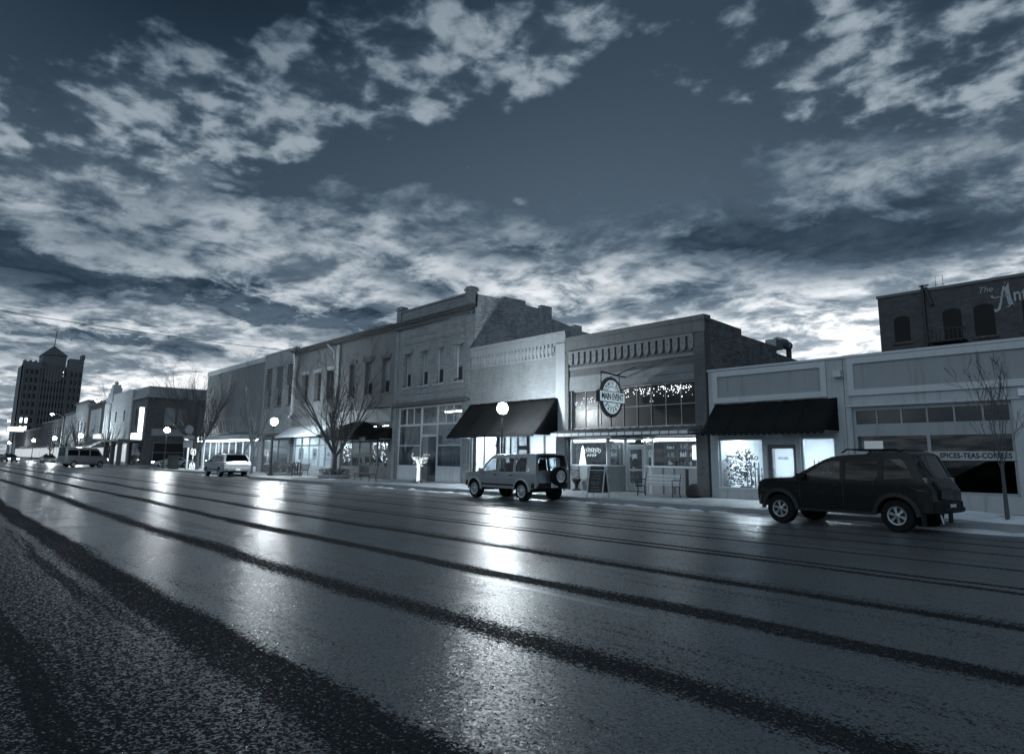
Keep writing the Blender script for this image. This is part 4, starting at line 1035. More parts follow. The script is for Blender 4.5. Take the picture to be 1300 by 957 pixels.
for y0, y1, z0, z1 in sops:
    b = MB(); b.box(-103.2, -103.12, y0, y1, z0, z0 + .1).box(-103.2, -103.12, y0, y1, z1 - .1, z1).box(-103.2, -103.12, y0, y0 + .1, z0 + .1, z1 - .1).box(-103.2, -103.12, y1 - .1, y1, z0 + .1, z1 - .1).box(-103.19, -103.13, y0 + .1, y1 - .1, (z0 + z1) / 2 - .03, (z0 + z1) / 2 + .03)
    w = b.build('window', TRIM2, B); MB().box(-103.17, -103.165, y0 + .1, y1 - .1, z0 + .1, z1 - .1).build('pane', BLIND if z0 > 3 else PANE, w)
for a, b_ in ((-109.2, -108.2), (-106.6, -105.6)): window(B, a, b_, 5.6, 7.9, nz=2)
b = MB(); b.box(-111.5, -102.7, F - .35, F, 9.2, 9.5).box(-103.0, -102.65, F, F + 24.1, 9.2, 9.5); b.build('cornice', TRIM2, B)
b = MB()
for k in range(22): b.box(-103.0, -102.8, F + .5 + k * 1.07, F + .8 + k * 1.07, 8.85, 9.2)
b.build('bracket', TRIMD, B)
MB().box(-111.3, -103.2, F + .1, F + 23.9, 9.5, 10.75).build('upper_parapet', TRIM2, B)
b = MB(); 
for k in range(8): x = -110.6 + .8 * k; b.box(x, x + .55, F - .08, F - .003, 3.3, 4.5)
b.build('lit_transom', emit('lit transom', 2.2), B)
MB().box(-103.0, -102.9, F + .8, F + 6, 4.1, 5.0).build('sign_board', TRIM2, B)
MB().box(-110.7, -104.1, F + .12, F + .16, .3, 3.1).build('shop_pane', PANE, B)
t = thing('vertical_sign', 'tall glowing vertical sign on the dark brick corner building', 'sign', (-103.2, F - .6, 4.5))
L().box(-.12, .12, -.36, .36, -.1, 3.4).build('sign_box', TRIMD, t); L().box(.121, .14, -.3, .3, 0, 3.3).box(-.14, -.121, -.3, .3, 0, 3.3).build('sign_face', E_SIGN, t)
L().box(-.05, .05, .36, .6, .3, .4).box(-.05, .05, .36, .6, 3.0, 3.1).build('sign_arm', BLACKM, t)
t = thing('canopy', 'flat dark canopy carried on thick posts at the dark brick corner building', 'canopy', (-107, F - 1.5, 3))
MB().box(-113, -103.2, F - 3.0, F - .1, 3.2, 3.5).build('canopy_roof', TRIMD, t)
for x in (-112.6, -108, -103.8): MB().box(x - .25, x + .25, F - 2.9, F - 2.4, .15, 3.2).build('post', TRIMD, t)

B = thing('building', 'tall pale blank panelled front left of the dark brick corner building', 'building', (-117, F, 0))
wallmb(MB(), -124.4, -111.5, 0, 10.85, F - .2, F + 20, [(0, 0, 0, 0)]).build('wall', TRIM, B)
b = MB(); b.box(-124.3, -111.6, F - .5, F - .21, 3.3, 3.5); b.build('shop_cornice', TRIMD, B)
b = MB()
for k in range(1, 6): z = 3.5 + 7.3 * k / 6; b.box(-124.4, -111.5, F - .215, F - .2015, z - .02, z + .02)
b.build('panel_joint', TRIM2, B)
for x in (-121.5, -115.8): MB().box(x, x + .6, F - .26, F - .202, 6.4, 8.0).build('window', PANE, B)
MB().box(-123.8, -112, F - .24, F - .203, .5, 3.0).build('lit_shop_window', emit('lit far shop', .5), B)

B = thing('theatre_building', 'narrow pale front rising to a tapered stepped spire', 'building', (-127.5, F, 0))
MB().box(-131, -124.5, F - .1, F + 18, 0, 9.8).build('wall', TRIM, B)
b = MB(); b.box(-130, -125.2, F - .2, F + 1.5, 9.8, 10.6).box(-129.3, -125.9, F - .1, F + 1.4, 10.6, 11.4).box(-128.7, -126.5, F, F + 1.3, 11.4, 12.2).box(-128.2, -127.0, F + .1, F + 1.2, 12.2, 12.7).lathe((-127.6, F + .6, 12.7), [(.12, 0), (.3, .2), (.3, .4), (.1, .6)], 8); b.build('spire', TRIM, B)
b = MB()
for k in range(4): b.box(-130.3 + 1.5 * k, -130.0 + 1.5 * k, F - .25, F - .101, 4.8, 9.6)
b.build('pilaster', WHITE, B)
for k in range(3): MB().box(-129.8 + 1.5 * k, -129.0 + 1.5 * k, F - .12, F - .102, 5.5, 8.5).build('window', PANE, B)
MB().box(-130.9, -124.6, F - 1.4, F - .12, 4.0, 4.7).build('marquee', emit('lit marquee', .7), B)
awning('steep striped canvas awning below the pale spire front', -130.6, -124.8, 3.9, 2.6, 2.6, mat('striped canvas', .12, .8, .3, 3), sag=0)
MB().box(-130.6, -124.9, F - .2, F - .12, .4, 2.6).build('lit_shop_window', emit('lit far shop', .5), B)

far = [(-146, -131.2, 10.4, 'dark brick block with a big pale upper panel beside the spire front', BR_FAR, 1), (-160, -146.2, 11.3, 'taller brick block left of the one with the big pale panel', TRIM2, 0),
       (-172, -160.2, 9.8, 'narrow pale block with tall upper windows before the dark tower', TRIM, 2), (-205, -172.2, 9.0, 'long low brick row of shops between the dark tower and the pale block', BR_FAR, 0), (-262, -205.2, 8.0, 'low dark row of shops beside the foot of the tall tower', BR_DK, 0)]
for x0, x1, h, lab, m_, kind in far:
    B = thing('building', lab, 'building', ((x0 + x1) / 2, F, 0)); rr = random.Random(int(-x0))
    nW = max(2, int((x1 - x0) / 3)); ops = []
    for k in range(nW): xa = x0 + (x1 - x0) * (k + .3) / nW; ops.append((xa, xa + 1.1, 5.3, 7.4))
    wallmb(MB(), x0, x1, 0, h, F, F + .3, ops if kind != 1 else []).build('wall', m_, B)
    MB().box(x1 - .3, x1, F + .3, F + 20, 0, h - .01).box(x0, x0 + .3, F + .3, F + 20, 0, h - .01).box(x0 + .3, x1 - .3, F + 19.7, F + 20, 0, h - .01).build('side_wall', m_, B)
    MB().box(x0 + .3, x1 - .3, F + .3, F + 19.7, h - .7, h - .5).build('roof', ROOFM, B)
    if kind == 1: MB().box(x0 + 3, x1 - 3, F - .1, F - .002, 4.6, 9.2).build('wall_panel', TRIM, B)
    else:
        for a, b_, za, zb in ops: MB().box(a, b_, F + .15, F + .17, za, zb).build('window', PANE, B)
    MB().box(x0, x1, F - .3, F - .002, h - .4, h).build('cornice', TRIMD, B)
    b = MB()
    for k in range(nW): xa = x0 + (x1 - x0) * (k + .1) / nW; b.box(xa, xa + (x1 - x0) / nW * .8, F - .05, F - .003, .6, 2.9)
    each(b, 'lit_shop_window', emit('lit far shop', .5), B)
    MB().prism([(F - .003, 3.5), (F - .003, 3.1), (F - 1.3, 3.0), (F - 1.3, 3.1)], x0 + .5, x1 - .5, 'yz').build('awning', TRIMD, B)

# ------------------------------------------------------------------ the tower
TW = mat('tower terracotta', .2, .85, .2, .15, .1, 10)
T = thing('tower_building', 'tall dark office tower with ribbed front, corner turrets and a pyramid roofed cupola', 'tower', (-309, 34.6, 0))
y0, y1 = 25.4, 43.8; xf = -300
MB().box(xf - 18, xf, y0, y1, 0, 33.2).build('wall', TW, T)
b = MB()
for ya, yb, h in ((y0, y0 + 5.6, 34.2), (y1 - 4.6, y1, 36.4)): b.box(xf - 5, xf + .5, ya, yb, 3, h)
b.box(xf - 4, xf + .5, y1 - .9, y1 + .2, 36.4, 38.2)
for k in range(4): b.box(xf - 5 + .0, xf + .5, y0 + .1 + 1.6 * k, y0 + .7 + 1.6 * k, 34.2, 34.7)
b.build('corner_turret', TW, T)
b = MB(); n = 9
for k in range(n): y = y0 + 5.9 + 7.6 * k / (n - 1); b.box(xf, xf + .45, y - .18, y + .18, 6, 33.2)
for ya in (y0, y1 - 4.6):
    for k in range(4): y = ya + .3 + (4.6 if ya > y0 else 5.2) * k / 3.4; b.box(xf + .5, xf + .8, y - .15, y + .15, 4, 32)
b.build('rib', TW, T)
TPANE = mat('tower window', .015, .3, .3, 1)
TLIT = emit('lit office window', 3.5)
for fl in range(9):
    z = 6.5 + fl * 2.9
    b = MB(); lit = MB(); rr = random.Random(fl)
    for k in range(n - 1):
        y = y0 + 5.9 + 7.6 * (k + .5) / (n - 1)
        (lit if (fl == 8 and k in (3, 4, 5, 6)) or (fl == 1 and k in (4, 5)) else b).box(xf + .002, xf + .1, y - .3, y + .3, z, z + 1.7)
    for ya, m_ in ((y0 + .4, 3), (y1 - 4.3, 3)):
        for k in range(m_):
            y = ya + 1.0 + 1.4 * k; (lit if (fl in (1, 2) and ya < y0 + 1 and k < 2) else b).box(xf + .502, xf + .6, y - .35, y + .35, z, z + 1.7)
    if fl < 2:
        low_w = MB() if fl == 0 else low_w; low_w.add(b.v, b.f)
        if fl == 1: tag(low_w.build('window', TPANE, T), kind='stuff')
    else: each(b, 'window', TPANE, T)
    if lit.v: each(lit, 'window', TLIT, T)
b = MB(); b.box(xf - 12, xf - 1.5, 31.0, 38.4, 33.2, 37.4); b.build('cupola', TW, T)
b = MB(); b.add([(xf - 12.4, 30.6, 37.4), (xf - 1.1, 30.6, 37.4), (xf - 1.1, 38.8, 37.4), (xf - 12.4, 38.8, 37.4), (xf - 6.7, 34.7, 41.6)], [(0, 1, 4), (1, 2, 4), (2, 3, 4), (3, 0, 4), (3, 2, 1, 0)]); b.build('pyramid_roof', TRIMD, T)
b = MB(); b.box(xf, xf + .3, 31.5, 38.0, 30.6, 31.0); b.lathe((xf + .1, 34.8, 30.2), [(3.0, -.1), (3.0, .1)], 16, 'x'); b.build('arch_hood', TW, T)
MB().tube([(xf - 6.7, 34.7, 41.5), (xf - 6.7, 35.0, 47.5)], .15, 5).build('flagpole', TRIMD, T)
MB().box(xf - 16, xf + 1.2, y0 - .4, y1 + .4, 0, 5.0).build('base', TW, T)

# ------------------------------------------------------------------ overhead wire across the street
t = thing('overhead_wire', 'thin wire sagging across the sky at the left above the far roofs', 'wire', (-55.5, F - .2, 10.2))
a, c = Vector((-54.9, F - .3, 10.1)), Vector((-54, -30, 13.6)); pts = []
for k in range(33):
    u = k / 32; p = a.lerp(c, u); p.z -= 2.0 * 4 * u * (1 - u) * .5; pts.append(p)
MB().tube(pts, .02, 5).build('cable', BLACKM, t)

# ------------------------------------------------------------------ street lamps
def street_lamp(loc, label, h=3.85, em=None, r=.25, group='globe street lamps along the pavement'):
    t = thing('street_lamp', label, 'street lamp', loc, group=group)
    L().lathe((0, 0, 0), [(.2, 0), (.2, .08), (.14, .16), (.13, .5), (.08, .62), (.06, .7)], 12).build('base', BLACKM, t, smooth=True)
    L().tube([(0, 0, .68), (0, 0, h - r - .12)], [.055, .042], 10).build('post', BLACKM, t, smooth=True)
    L().lathe((0, 0, h - r - .14), [(.045, 0), (.09, .04), (.12, .13), (.1, .15)], 12).build('globe_holder', BLACKM, t)
    L().lathe((0, 0, h), [(r * math.cos(a), r * math.sin(a)) for a in [-1.35, -1.0, -.6, -.2, .2, .6, 1.0, 1.35]], 18).build('globe', em or E_LAMP, t, smooth=True)
    L().lathe((0, 0, h + r * .97), [(.07, 0), (.05, .05), (.015, .12)], 10).build('finial', BLACKM, t)
    return t
l1 = street_lamp((-24.5, 20.27, .15), 'lit globe street lamp in front of the largest black awning', 3.63)
dup(l1, (-48.78, 19.2, .15), label='lit globe street lamp just left of the big bare tree', scale=1.04)
dup(l1, (-76.87, 19.2, .15), label='lit globe street lamp at the side-street corner before the dark brick corner building', scale=1.06)
for x, lab in ((-126.3, 'lit globe street lamp below the pale spire front'), (-153.3, 'lit globe street lamp nearest the right edge of the tall tower foot'),
               (-183.9, 'lit globe street lamp in front of the middle of the tall tower'), (-236.6, 'lit globe street lamp left of the tall tower foot'), (-300, 'farthest lit globe street lamp, at the left edge of the photo')):
    dup(l1, (x, 19.2, .15), label=lab, scale=1.15)
street_lamp((-35.6, -2.6, .0), 'lit globe street lamp on the near side of the street', 4.95, emit('near lamp globe', 130), .17)
def tall_light(loc, label, h, arm, dirx=(0, -1)):
    t = thing('tall_street_light', label, 'street light', loc)
    L().tube([(0, 0, 0), (0, 0, h)], [.12, .07], 8).build('pole', GREYM, t)
    L().tube([(0, 0, h - .1), (dirx[0] * arm * .5, dirx[1] * arm * .5, h + .35), (dirx[0] * arm, dirx[1] * arm, h + .45)], .045, 6).build('arm', GREYM, t)
    L().box(dirx[0] * arm - .35, dirx[0] * arm + .35, dirx[1] * arm - .3, dirx[1] * arm + .1, h + .42, h + .58).build('lamp_head', GREYM, t)
    L().lathe((dirx[0] * arm, dirx[1] * arm - .1, h + .40), [(.12, -.2), (.28, -.1), (.28, .0), (.1, .05)], 10).build('lens', E_FAR, t)
tall_light((-118.5, 21.5, 0), 'tall curved-arm street light above the pale spire front', 9.0, 1.8)
tall_light((-238, 20.5, 0), 'tall street light left of the tall tower', 10.0, 1.8)
tall_light((-158, 20.8, 0), 'small-headed tall street light against the right of the tall tower', 8.6, 1.8)
t = thing('lit_sign', 'long glowing white box sign at the far left edge of the street', 'sign', (-205, 17.5, 0))
L().box(-.2, .2, -1.7, 1.7, 6.6, 7.9).build('sign_box', TRIMD, t); L().box(.201, .25, -1.6, 1.6, 6.7, 7.8).build('sign_face', E_SIGN, t); L().tube([(0, 0, 0), (0, 0, 7.2)], .18, 8).build('post', GREYM, t)

# ------------------------------------------------------------------ bare trees
def tree(label, loc, h, spread, seed, trunk_r=.12, limbs=7, fork=.26, bark=None, levels=3, dens=1.0, name='bare_tree', lean=0.0, thin=1.0):
    rr = random.Random(seed); t = thing(name, label, 'tree', loc)
    fz = h * fork; lean_v = Vector((lean, 0, 0))
    L().tube([(0, 0, 0), (lean * .3, 0, fz * .5), (lean * .6, 0, fz)], [trunk_r * 1.25, trunk_r, trunk_r * .85], 9).build('trunk', bark or BARK, t, smooth=True)
    b = L()
    def grow(p, d, ln, r, lev):
        pts = [p.copy()]; rs = [r]; n = 5 if lev < 2 else 3; q = p.copy(); dd = d.copy()
        for i in range(n):
            dd = (dd + Vector((rr.uniform(-.17, .17), rr.uniform(-.17, .17), rr.uniform(-.02, .16)))).normalized()
            q = q + dd * (ln / n); pts.append(q.copy()); rs.append(max(.0045, r * (1 - .78 * (i + 1) / n)))
        b.tube(pts, rs, 5 if lev < 2 else 3, cap=False)
        if lev >= levels: return
        k = int((6 if lev == 0 else 5 if lev == 1 else 4) * dens)
        for j in range(k):
            u = (j + 1.0 + rr.uniform(-.3, .3)) / (k + .6); u = min(.97, max(.18, u)); i = min(n - 1, int(u * n)); f = u * n - i
            s_ = pts[i].lerp(pts[i + 1], min(1, f)); base_d = (pts[i + 1] - pts[i]).normalized()
            a = rr.uniform(0, 2 * PI); side = base_d.cross(Vector((math.cos(a), math.sin(a), .2))).normalized()
            nd = (base_d * .82 + side * rr.uniform(.32, .62) + Vector((0, 0, .16))).normalized()
            grow(s_, nd, ln * rr.uniform(.42, .62) * (1.05 - .35 * u), max(.005, rs[i] * .52), lev + 1)
    top = Vector((lean * .6, 0, fz))
    for k in range(limbs):
        a = 2 * PI * k / limbs + rr.uniform(-.3, .3); out = rr.uniform(.55, 1.0) * spread if k else .1
        d = Vector((math.cos(a) * out, math.sin(a) * out, 1.0)).normalized()
        grow(top - Vector((0, 0, fz * rr.uniform(0, .18))), d, (h - fz) * rr.uniform(.82, 1.02) / max(.75, d.z ** .3), trunk_r * .55 * thin, 0)
    b.build('crown', bark or BARK, t)
    return t
tree('big bare vase shaped tree in a round planting bed near the bike rack', (-41.6, 20.5, .15), 7.7, .8, 8, .155, 9, .2, dens=1.3, thin=.82)
tree('bare spreading tree on the side-street corner beside the road sign post', (-72.2, 21.0, .15), 8.4, .8, 12, .2, 9, .2, BARK, dens=1.4)
tree('slim pale bare tree behind the silver crossover at the left', (-55.8, 20.4, .15), 7.6, .34, 21, .10, 7, .22, BARKL)
tree('young thin bare sapling at the kerb right of the dark SUV', (-5.05, 19.4, .15), 3.75, .24, 5, .042, 5, .36, dens=.75, thin=.55)
for i, (x, y, h, s_, lab) in enumerate([(-138, 20.5, 7.5, 33, 'dark rounded street tree right of the tall tower foot'), (-150, 20.5, 6.8, 34, 'dark street tree in front of the tall tower right side'), (-168, 20.5, 6.5, 35, 'dark street tree below the middle of the tall tower'), (-114, 21, 5.5, 36, 'small dark street tree under the pale blank front'), (-99.5, 30, 9.6, 37, 'bare tree beside the dark brick corner building side wall'), (-133, 26, 12.6, 38, 'bare tree top showing above the roofs left of the spire')]):
    tree(lab, (x, y, .15), h, .75, s_, .16, 7, .3, levels=3, dens=.9)
# planting bed at the big tree's foot
t = thing('planting_bed', 'round low planting bed of dark shrubs at the foot of the big bare tree', 'planting bed', (-41.6, 20.5, .15))
L().lathe((0, 0, 0), [(.95, 0), (1.0, .05), (1.0, .22), (.9, .24), (.85, .18)], 24).build('bed_edge', KERBM, t)
leafy(random.Random(9), 700, .95, .4, .18, .07).build('foliage', PLANT, t)
t = thing('planting_bed', 'bushy planting bed beside the silver crossover rear', 'planting bed', (-49.8, 20.6, .15))
L().lathe((0, 0, 0), [(1.2, 0), (1.25, .05), (1.25, .2), (1.1, .2)], 20).build('bed_edge', KERBM, t); leafy(random.Random(19), 900, 1.15, .75, .15, .08).build('foliage', PLANT, t)
# little tree wound with lights
t = thing('lit_sapling', 'small tree wrapped in bright string lights before the paned shopfront', 'tree', (-31.9, 20.6, .15))
b = L(); rr = random.Random(77); pts = []
b.tube([(0, 0, 0), (.02, 0, .5), (0, 0, .95)], [.04, .03, .025], 6)
bl = L()
for k in range(9):
    a = 2 * PI * k / 9; e = Vector((math.cos(a) * .5 + .12, math.sin(a) * .4, .95 + rr.uniform(.25, .6))); b.tube([(0, 0, .8), (e.x * .5, e.y * .5, 1.05), tuple(e)], [.018, .012, .006], 4)
    for j in range(11):
        u = j / 10; q = Vector((0, 0, .8)).lerp(e, u) + Vector((rr.uniform(-.06, .06), rr.uniform(-.06, .06), rr.uniform(-.05, .08))); bl.lathe(q, [(.008, -.014), (.014, 0), (.008, .014)], 5)
for j in range(34):
    a = j * 1.3; bl.lathe((.06 * math.cos(a), .06 * math.sin(a), .05 + j * .025), [(.01, -.018), (.018, 0), (.01, .018)], 5)
b.build('trunk', BARK, t); bl.build('string_lights', emit('bright bulb', 5), t)
leafy(random.Random(5), 90, .3, .2, .0, .06).build('foliage', PLANT, t)

# ------------------------------------------------------------------ street furniture
t = thing('bike_rack', 'black wave-shaped tube bike rack on the pavement left of the big tree', 'bike rack', (-46.3, 20.1, .15))
pts = [(-.9, 0, 0)]
for k in range(2):
    x0 = -.9 + k * .9
    pts += [(x0, 0, .75)] + [(x0 + .22 - .22 * math.cos(PI * j / 6), 0, .75 + .22 * math.sin(PI * j / 6)) for j in range(1, 6)] + [(x0 + .44, 0, .75)]
    if k == 0: pts += [(x0 + .44, 0, .3)] + [(x0 + .67 - .23 * math.cos(PI * j / 6), 0, .3 - .22 * math.sin(PI * j / 6)) for j in range(1, 6)] + [(x0 + .9, 0, .3)]
pts += [(.44, 0, 0)]
L().tube(pts, .035, 8).build('tube', BLACKM, t)
bench('backless grey bench with slatted seat on the pavement before the dark doorway', (-36.6, 20.0, .15), 0, 1.9, back=False, arms=False, sm=mat('grey bench slats', .2, .7, .3, 5))
bench('dark small bench by the bushy planting bed', (-48.2, 21.2, .15), 0, 1.4, sm=mat('dark bench slats', .08, .7, .3, 5))
t = thing('trash_can', 'dark square litter bin at the side-street corner', 'litter bin', (-73.9, 19.3, .15))
L().box(-.45, .45, -.4, .4, 0, 1.25).build('bin_body', BLACKM, t, bevel=.04); L().box(-.5, .5, -.45, .45, 1.25, 1.35).build('lid', BLACKM, t)
t = thing('route_sign_post', 'post carrying a round route shield and two plates by the side-street corner', 'road sign', (-69.6, 19.3, .15))
L().tube([(0, 0, 0), (0, 0, 4.2)], .04, 6).build('post', GREYM, t)
L().lathe((.06, 0, 3.75), [(.42, -.01), (.42, .01)], 6, 'x').build('route_shield', TRIM2, t); L().box(.05, .07, -.5, .5, 2.85, 3.15).build('direction_plate', TRIM2, t); L().box(.05, .07, -.42, .42, 2.05, 2.75).build('route_plate', TRIM2, t)
t = thing('lit_wire_bicycle', 'small decoration outlined in white lights at the foot of the sign post', 'decoration', (-68.7, 19.6, .15))
b = L()
for x, z in ((-.5, .35), (.5, .35), (-.45, 1.7), (.4, 1.65)): b.tube([(x + .3 * math.cos(a * PI / 6), 0, z + .3 * math.sin(a * PI / 6)) for a in range(13)], .025, 4)
b.tube([(-.5, 0, .35), (0, 0, 1.0), (.5, 0, .35)], .025, 4).tube([(0, 0, 1.0), (0, 0, 1.6)], .025, 4); b.build('light_tube', emit('wire light', 1.6), t)

# ------------------------------------------------------------------ vehicles
def squash(P, k=.905):
    P = dict(P)
    for key in ('h', 'belt', 'wr', 'ar', 'zb', 'hl'): P[key] = P[key] * k
    P['out'] = [(x, z * k) for x, z in P['out']]; P['win'] = [[(x, z * k) for x, z in w] for w in P['win']]
    P['seams'] = [(x, a * k, b_ * k) for x, a, b_ in P['seams']]; P['handles'] = [(x, z * k) for x, z in P['handles']]
    P['bump'] = [z * k for z in P['bump']]; P['tl'] = [z * k for z in P['tl']]; P['rub'] = [z * k for z in P.get('rub') or []]
    if P.get('mirror'): P['mirror'] = (P['mirror'][0], P['mirror'][1] * k)
    if P.get('rack'): P['rack'] = (*P['rack'][:2], P['rack'][2] * k)
    if P.get('spare'): q = P['spare']; P['spare'] = (q[0], q[1], q[2] * k, q[3] * k)
    return P
def car(name, label, cat, loc, rz, P):
    """P: outline (front = +x), windows, wheel data; the shell is cut from a closed solid and then shaped across its width"""
    t = thing(name, label, cat, loc, rz)
    P = squash(P)
    wb, W_, H, belt = P['wb'], P['w'] / 2, P['h'], P['belt']
    wr, ar, wz = P['wr'], P['ar'], P['wr']
    x0, x1 = P['out'][0][0], 0
    def half(x, z):
        k = 1.0 - P.get('tumble', .16) * max(0, (z - belt) / (H - belt)) ** 1.2 - .03 * max(0, (.75 - z) / .5)
        fr_, re_ = P['front'], P['rear']
        dfr = max(0, x - (fr_ - .55)) / .55; dre = max(0, (re_ + .35) - x) / .35
        return W_ * k * (1 - .10 * min(1, dfr) ** 2) * (1 - .06 * min(1, dre) ** 2)
    def arch(xc):
        return [(xc + s_ * ar * math.cos(PI * k / 10) * 1.0, wz + ar * math.sin(PI * k / 10) * 1.0) for k in range(0, 11) for s_ in (-1,)]
    zb = P['zb']
    out = list(P['out'])        # front bottom -> over the top -> rear bottom
    tags = list(P['tags'])      # one per segment of out
    bottom = [(-wb / 2 - ar, zb)] + [p for p in arch(-wb / 2) if p[1] > zb] + [(-wb / 2 + ar, zb), (wb / 2 - ar, zb)] + [p for p in arch(wb / 2) if p[1] > zb] + [(wb / 2 + ar, zb)]
    poly = out + bottom; tg = tags + ['u'] * (len(poly) - len(tags))
    holes = P['win']
    fl = [p for p in poly] + [p for h_ in holes for p in h_]
    tri = tessellate_polygon([[Vector((p[0], p[1], 0)) for p in poly]] + [[Vector((p[0], p[1], 0)) for p in h_] for h_ in holes])
    bm = bmesh.new()
    vl = [bm.verts.new((p[0], -1, p[1])) for p in fl]; vr = [bm.verts.new((p[0], 1, p[1])) for p in fl]
    for a, b_, c in tri:
        try: bm.faces.new((vl[a], vl[b_], vl[c])); bm.faces.new((vr[c], vr[b_], vr[a]))
        except ValueError: pass
    n = len(poly)
    gq = []
    for i in range(n):
        j = (i + 1) % n
        if tg[i] == 'g':
            gq.append((poly[i], poly[j]))
            # frame strips at both sides
            for s_, ring in ((-1, vl), (1, vr)):
                a = bm.verts.new((poly[i][0], s_ * .86, poly[i][1])); b_ = bm.verts.new((poly[j][0], s_ * .86, poly[j][1])); bm.faces.new((ring[i], ring[j], b_, a))
        else:
            f = bm.faces.new((vl[i], vl[j], vr[j], vr[i])); f.material_index = 1 if tg[i] == 'u' else 0
    def cuts(bm_):
        for z in [0.45 + .11 * k for k in range(16)]:
            bmesh.ops.bisect_plane(bm_, geom=bm_.verts[:] + bm_.edges[:] + bm_.faces[:], plane_co=(0, 0, z), plane_no=(0, 0, 1))
        for k in range(-8, 9):
            bmesh.ops.bisect_plane(bm_, geom=bm_.verts[:] + bm_.edges[:] + bm_.faces[:], plane_co=(k * .3 + .01, 0, 0), plane_no=(1, 0, 0))
        for k in (-.6, 0, .6):
            bmesh.ops.bisect_plane(bm_, geom=bm_.verts[:] + bm_.edges[:] + bm_.faces[:], plane_co=(0, k, 0), plane_no=(0, 1, 0))
    def shape(bm_, off=0.0):
        for v in bm_.verts:
            y = v.co.y; cr_ = .035 * (1 - y * y) if v.co.z > belt - .2 else 0
            v.co.y = y * (half(v.co.x, v.co.z) + off * (1 if abs(y) > .99 else 0)); v.co.z += cr_
    cuts(bm); bmesh.ops.remove_doubles(bm, verts=bm.verts, dist=.0005); shape(bm)
    bmesh.ops.recalc_face_normals(bm, faces=bm.faces)
    me = bpy.data.meshes.new('body'); bm.to_mesh(me); bm.free(); me.materials.append(P['paint']); me.materials.append(TRIMP)
    me.polygons.foreach_set('use_smooth', [True] * len(me.polygons)); me.set_sharp_from_angle(angle=R(32))
    body = bpy.data.objects.new('body', me); C.objects.link(body); body.parent = t
    bv = body.modifiers.new('bevel', 'BEVEL'); bv.width = .035; bv.segments = 3; bv.limit_method = 'ANGLE'; bv.angle_limit = R(32)
    def sheet(polys, name_, m, off, both=True, par=t, th=0):
        bm_ = bmesh.new()
        for pl in polys:
            tr_ = tessellate_polygon([[Vector((p[0], p[1], 0)) for p in pl]])
            for s_ in ((-1, 1) if both is True else (both,)):
                vv = [bm_.verts.new((p[0], s_, p[1])) for p in pl]
                for a, b_, c in tr_: bm_.faces.new((vv[a], vv[b_], vv[c]) if s_ < 0 else (vv[c], vv[b_], vv[a]))
        cuts(bm_); shape(bm_, off); bmesh.ops.recalc_face_normals(bm_, faces=bm_.faces)
        me_ = bpy.data.meshes.new(name_); bm_.to_mesh(me_); bm_.free(); me_.materials.append(m); me_.polygons.foreach_set('use_smooth', [True] * len(me_.polygons))
        o = bpy.data.objects.new(name_, me_); C.objects.link(o); o.parent = par
        if th: sm_ = o.modifiers.new('thickness', 'SOLIDIFY'); sm_.thickness = th; sm_.offset = 0
        return o
    for h_ in holes:
        for q_ in (-1, 1): sheet([h_], 'side_window', P.get('glass_front', P['glass']) if h_ is holes[0] else P['glass'], -.012, both=q_)
    for k, (p, q) in enumerate(gq):
        bm_ = bmesh.new(); vv = [bm_.verts.new((p[0], -.87, p[1])), bm_.verts.new((q[0], -.87, q[1])), bm_.verts.new((q[0], .87, q[1])), bm_.verts.new((p[0], .87, p[1]))]; bm_.faces.new(vv)
        cuts(bm_); shape(bm_); me_ = bpy.data.meshes.new('glass'); bm_.to_mesh(me_); bm_.free(); me_.materials.append(P['glass'])
        o = bpy.data.objects.new('windscreen' if k == 0 else 'rear_window', me_); C.objects.link(o); o.parent = t; o.location = (-.012 if k == 0 else .012, 0, 0)
    # door seams, handles
    se = [[(x - .006, z0_), (x + .006, z0_), (x + .006, z1_), (x - .006, z1_)] for x, z0_, z1_ in P['seams']]
    if se: sheet(se, 'door_seam', INK, .003)
    for x, z in P['handles']:
        for s_ in (-1, 1):
            y = s_ * (half(x, z) + .018); L().box(x - .08, x + .08, y - .014, y + .014, z - .016, z + .016).build('door_handle', P.get('handle', TRIMP), t, bevel=.006)
    if P.get('rub'): 
        sheet([[(-wb / 2 + ar + .03, z_ - .03), (wb / 2 - ar - .03, z_ - .03), (wb / 2 - ar - .03, z_ + .03), (-wb / 2 + ar + .03, z_ + .03)] for z_ in P['rub']], 'side_moulding', TRIMP, .012)
    # wheel arch flares
    for xc in (-wb / 2, wb / 2):
        for s_ in (-1, 1):
            b = L(); n_ = 12; vs = []
            for k in range(n_ + 1):
                a = PI * k / n_ if P.get('flare', .03) <= .05 else -.12 + (PI + .24) * k / n_
                for rr_, yo in ((ar - .01, -.03), (ar - .01, P.get('flare', .03)), (ar + P.get('flw', .05), P.get('flare', .03) * .6), (ar + P.get('flw', .05) + .01, -.03)):
                    x_, z_ = xc + rr_ * math.cos(a), wz + rr_ * math.sin(a); vs.append((x_, s_ * (half(x_, max(z_, .5)) + yo), z_))
            fs = [(4 * k + j, 4 * k + (j + 1) % 4, 4 * k + 4 + (j + 1) % 4, 4 * k + 4 + j) for k in range(n_) for j in range(4)] + [(0, 1, 2, 3), (4 * n_ + 3, 4 * n_ + 2, 4 * n_ + 1, 4 * n_)]
            b.add(vs, fs); b.build('wheel_flare', P.get('flarem', P['paint']), t, smooth=True)
    # wheels
    tw = P.get('tw', .24)
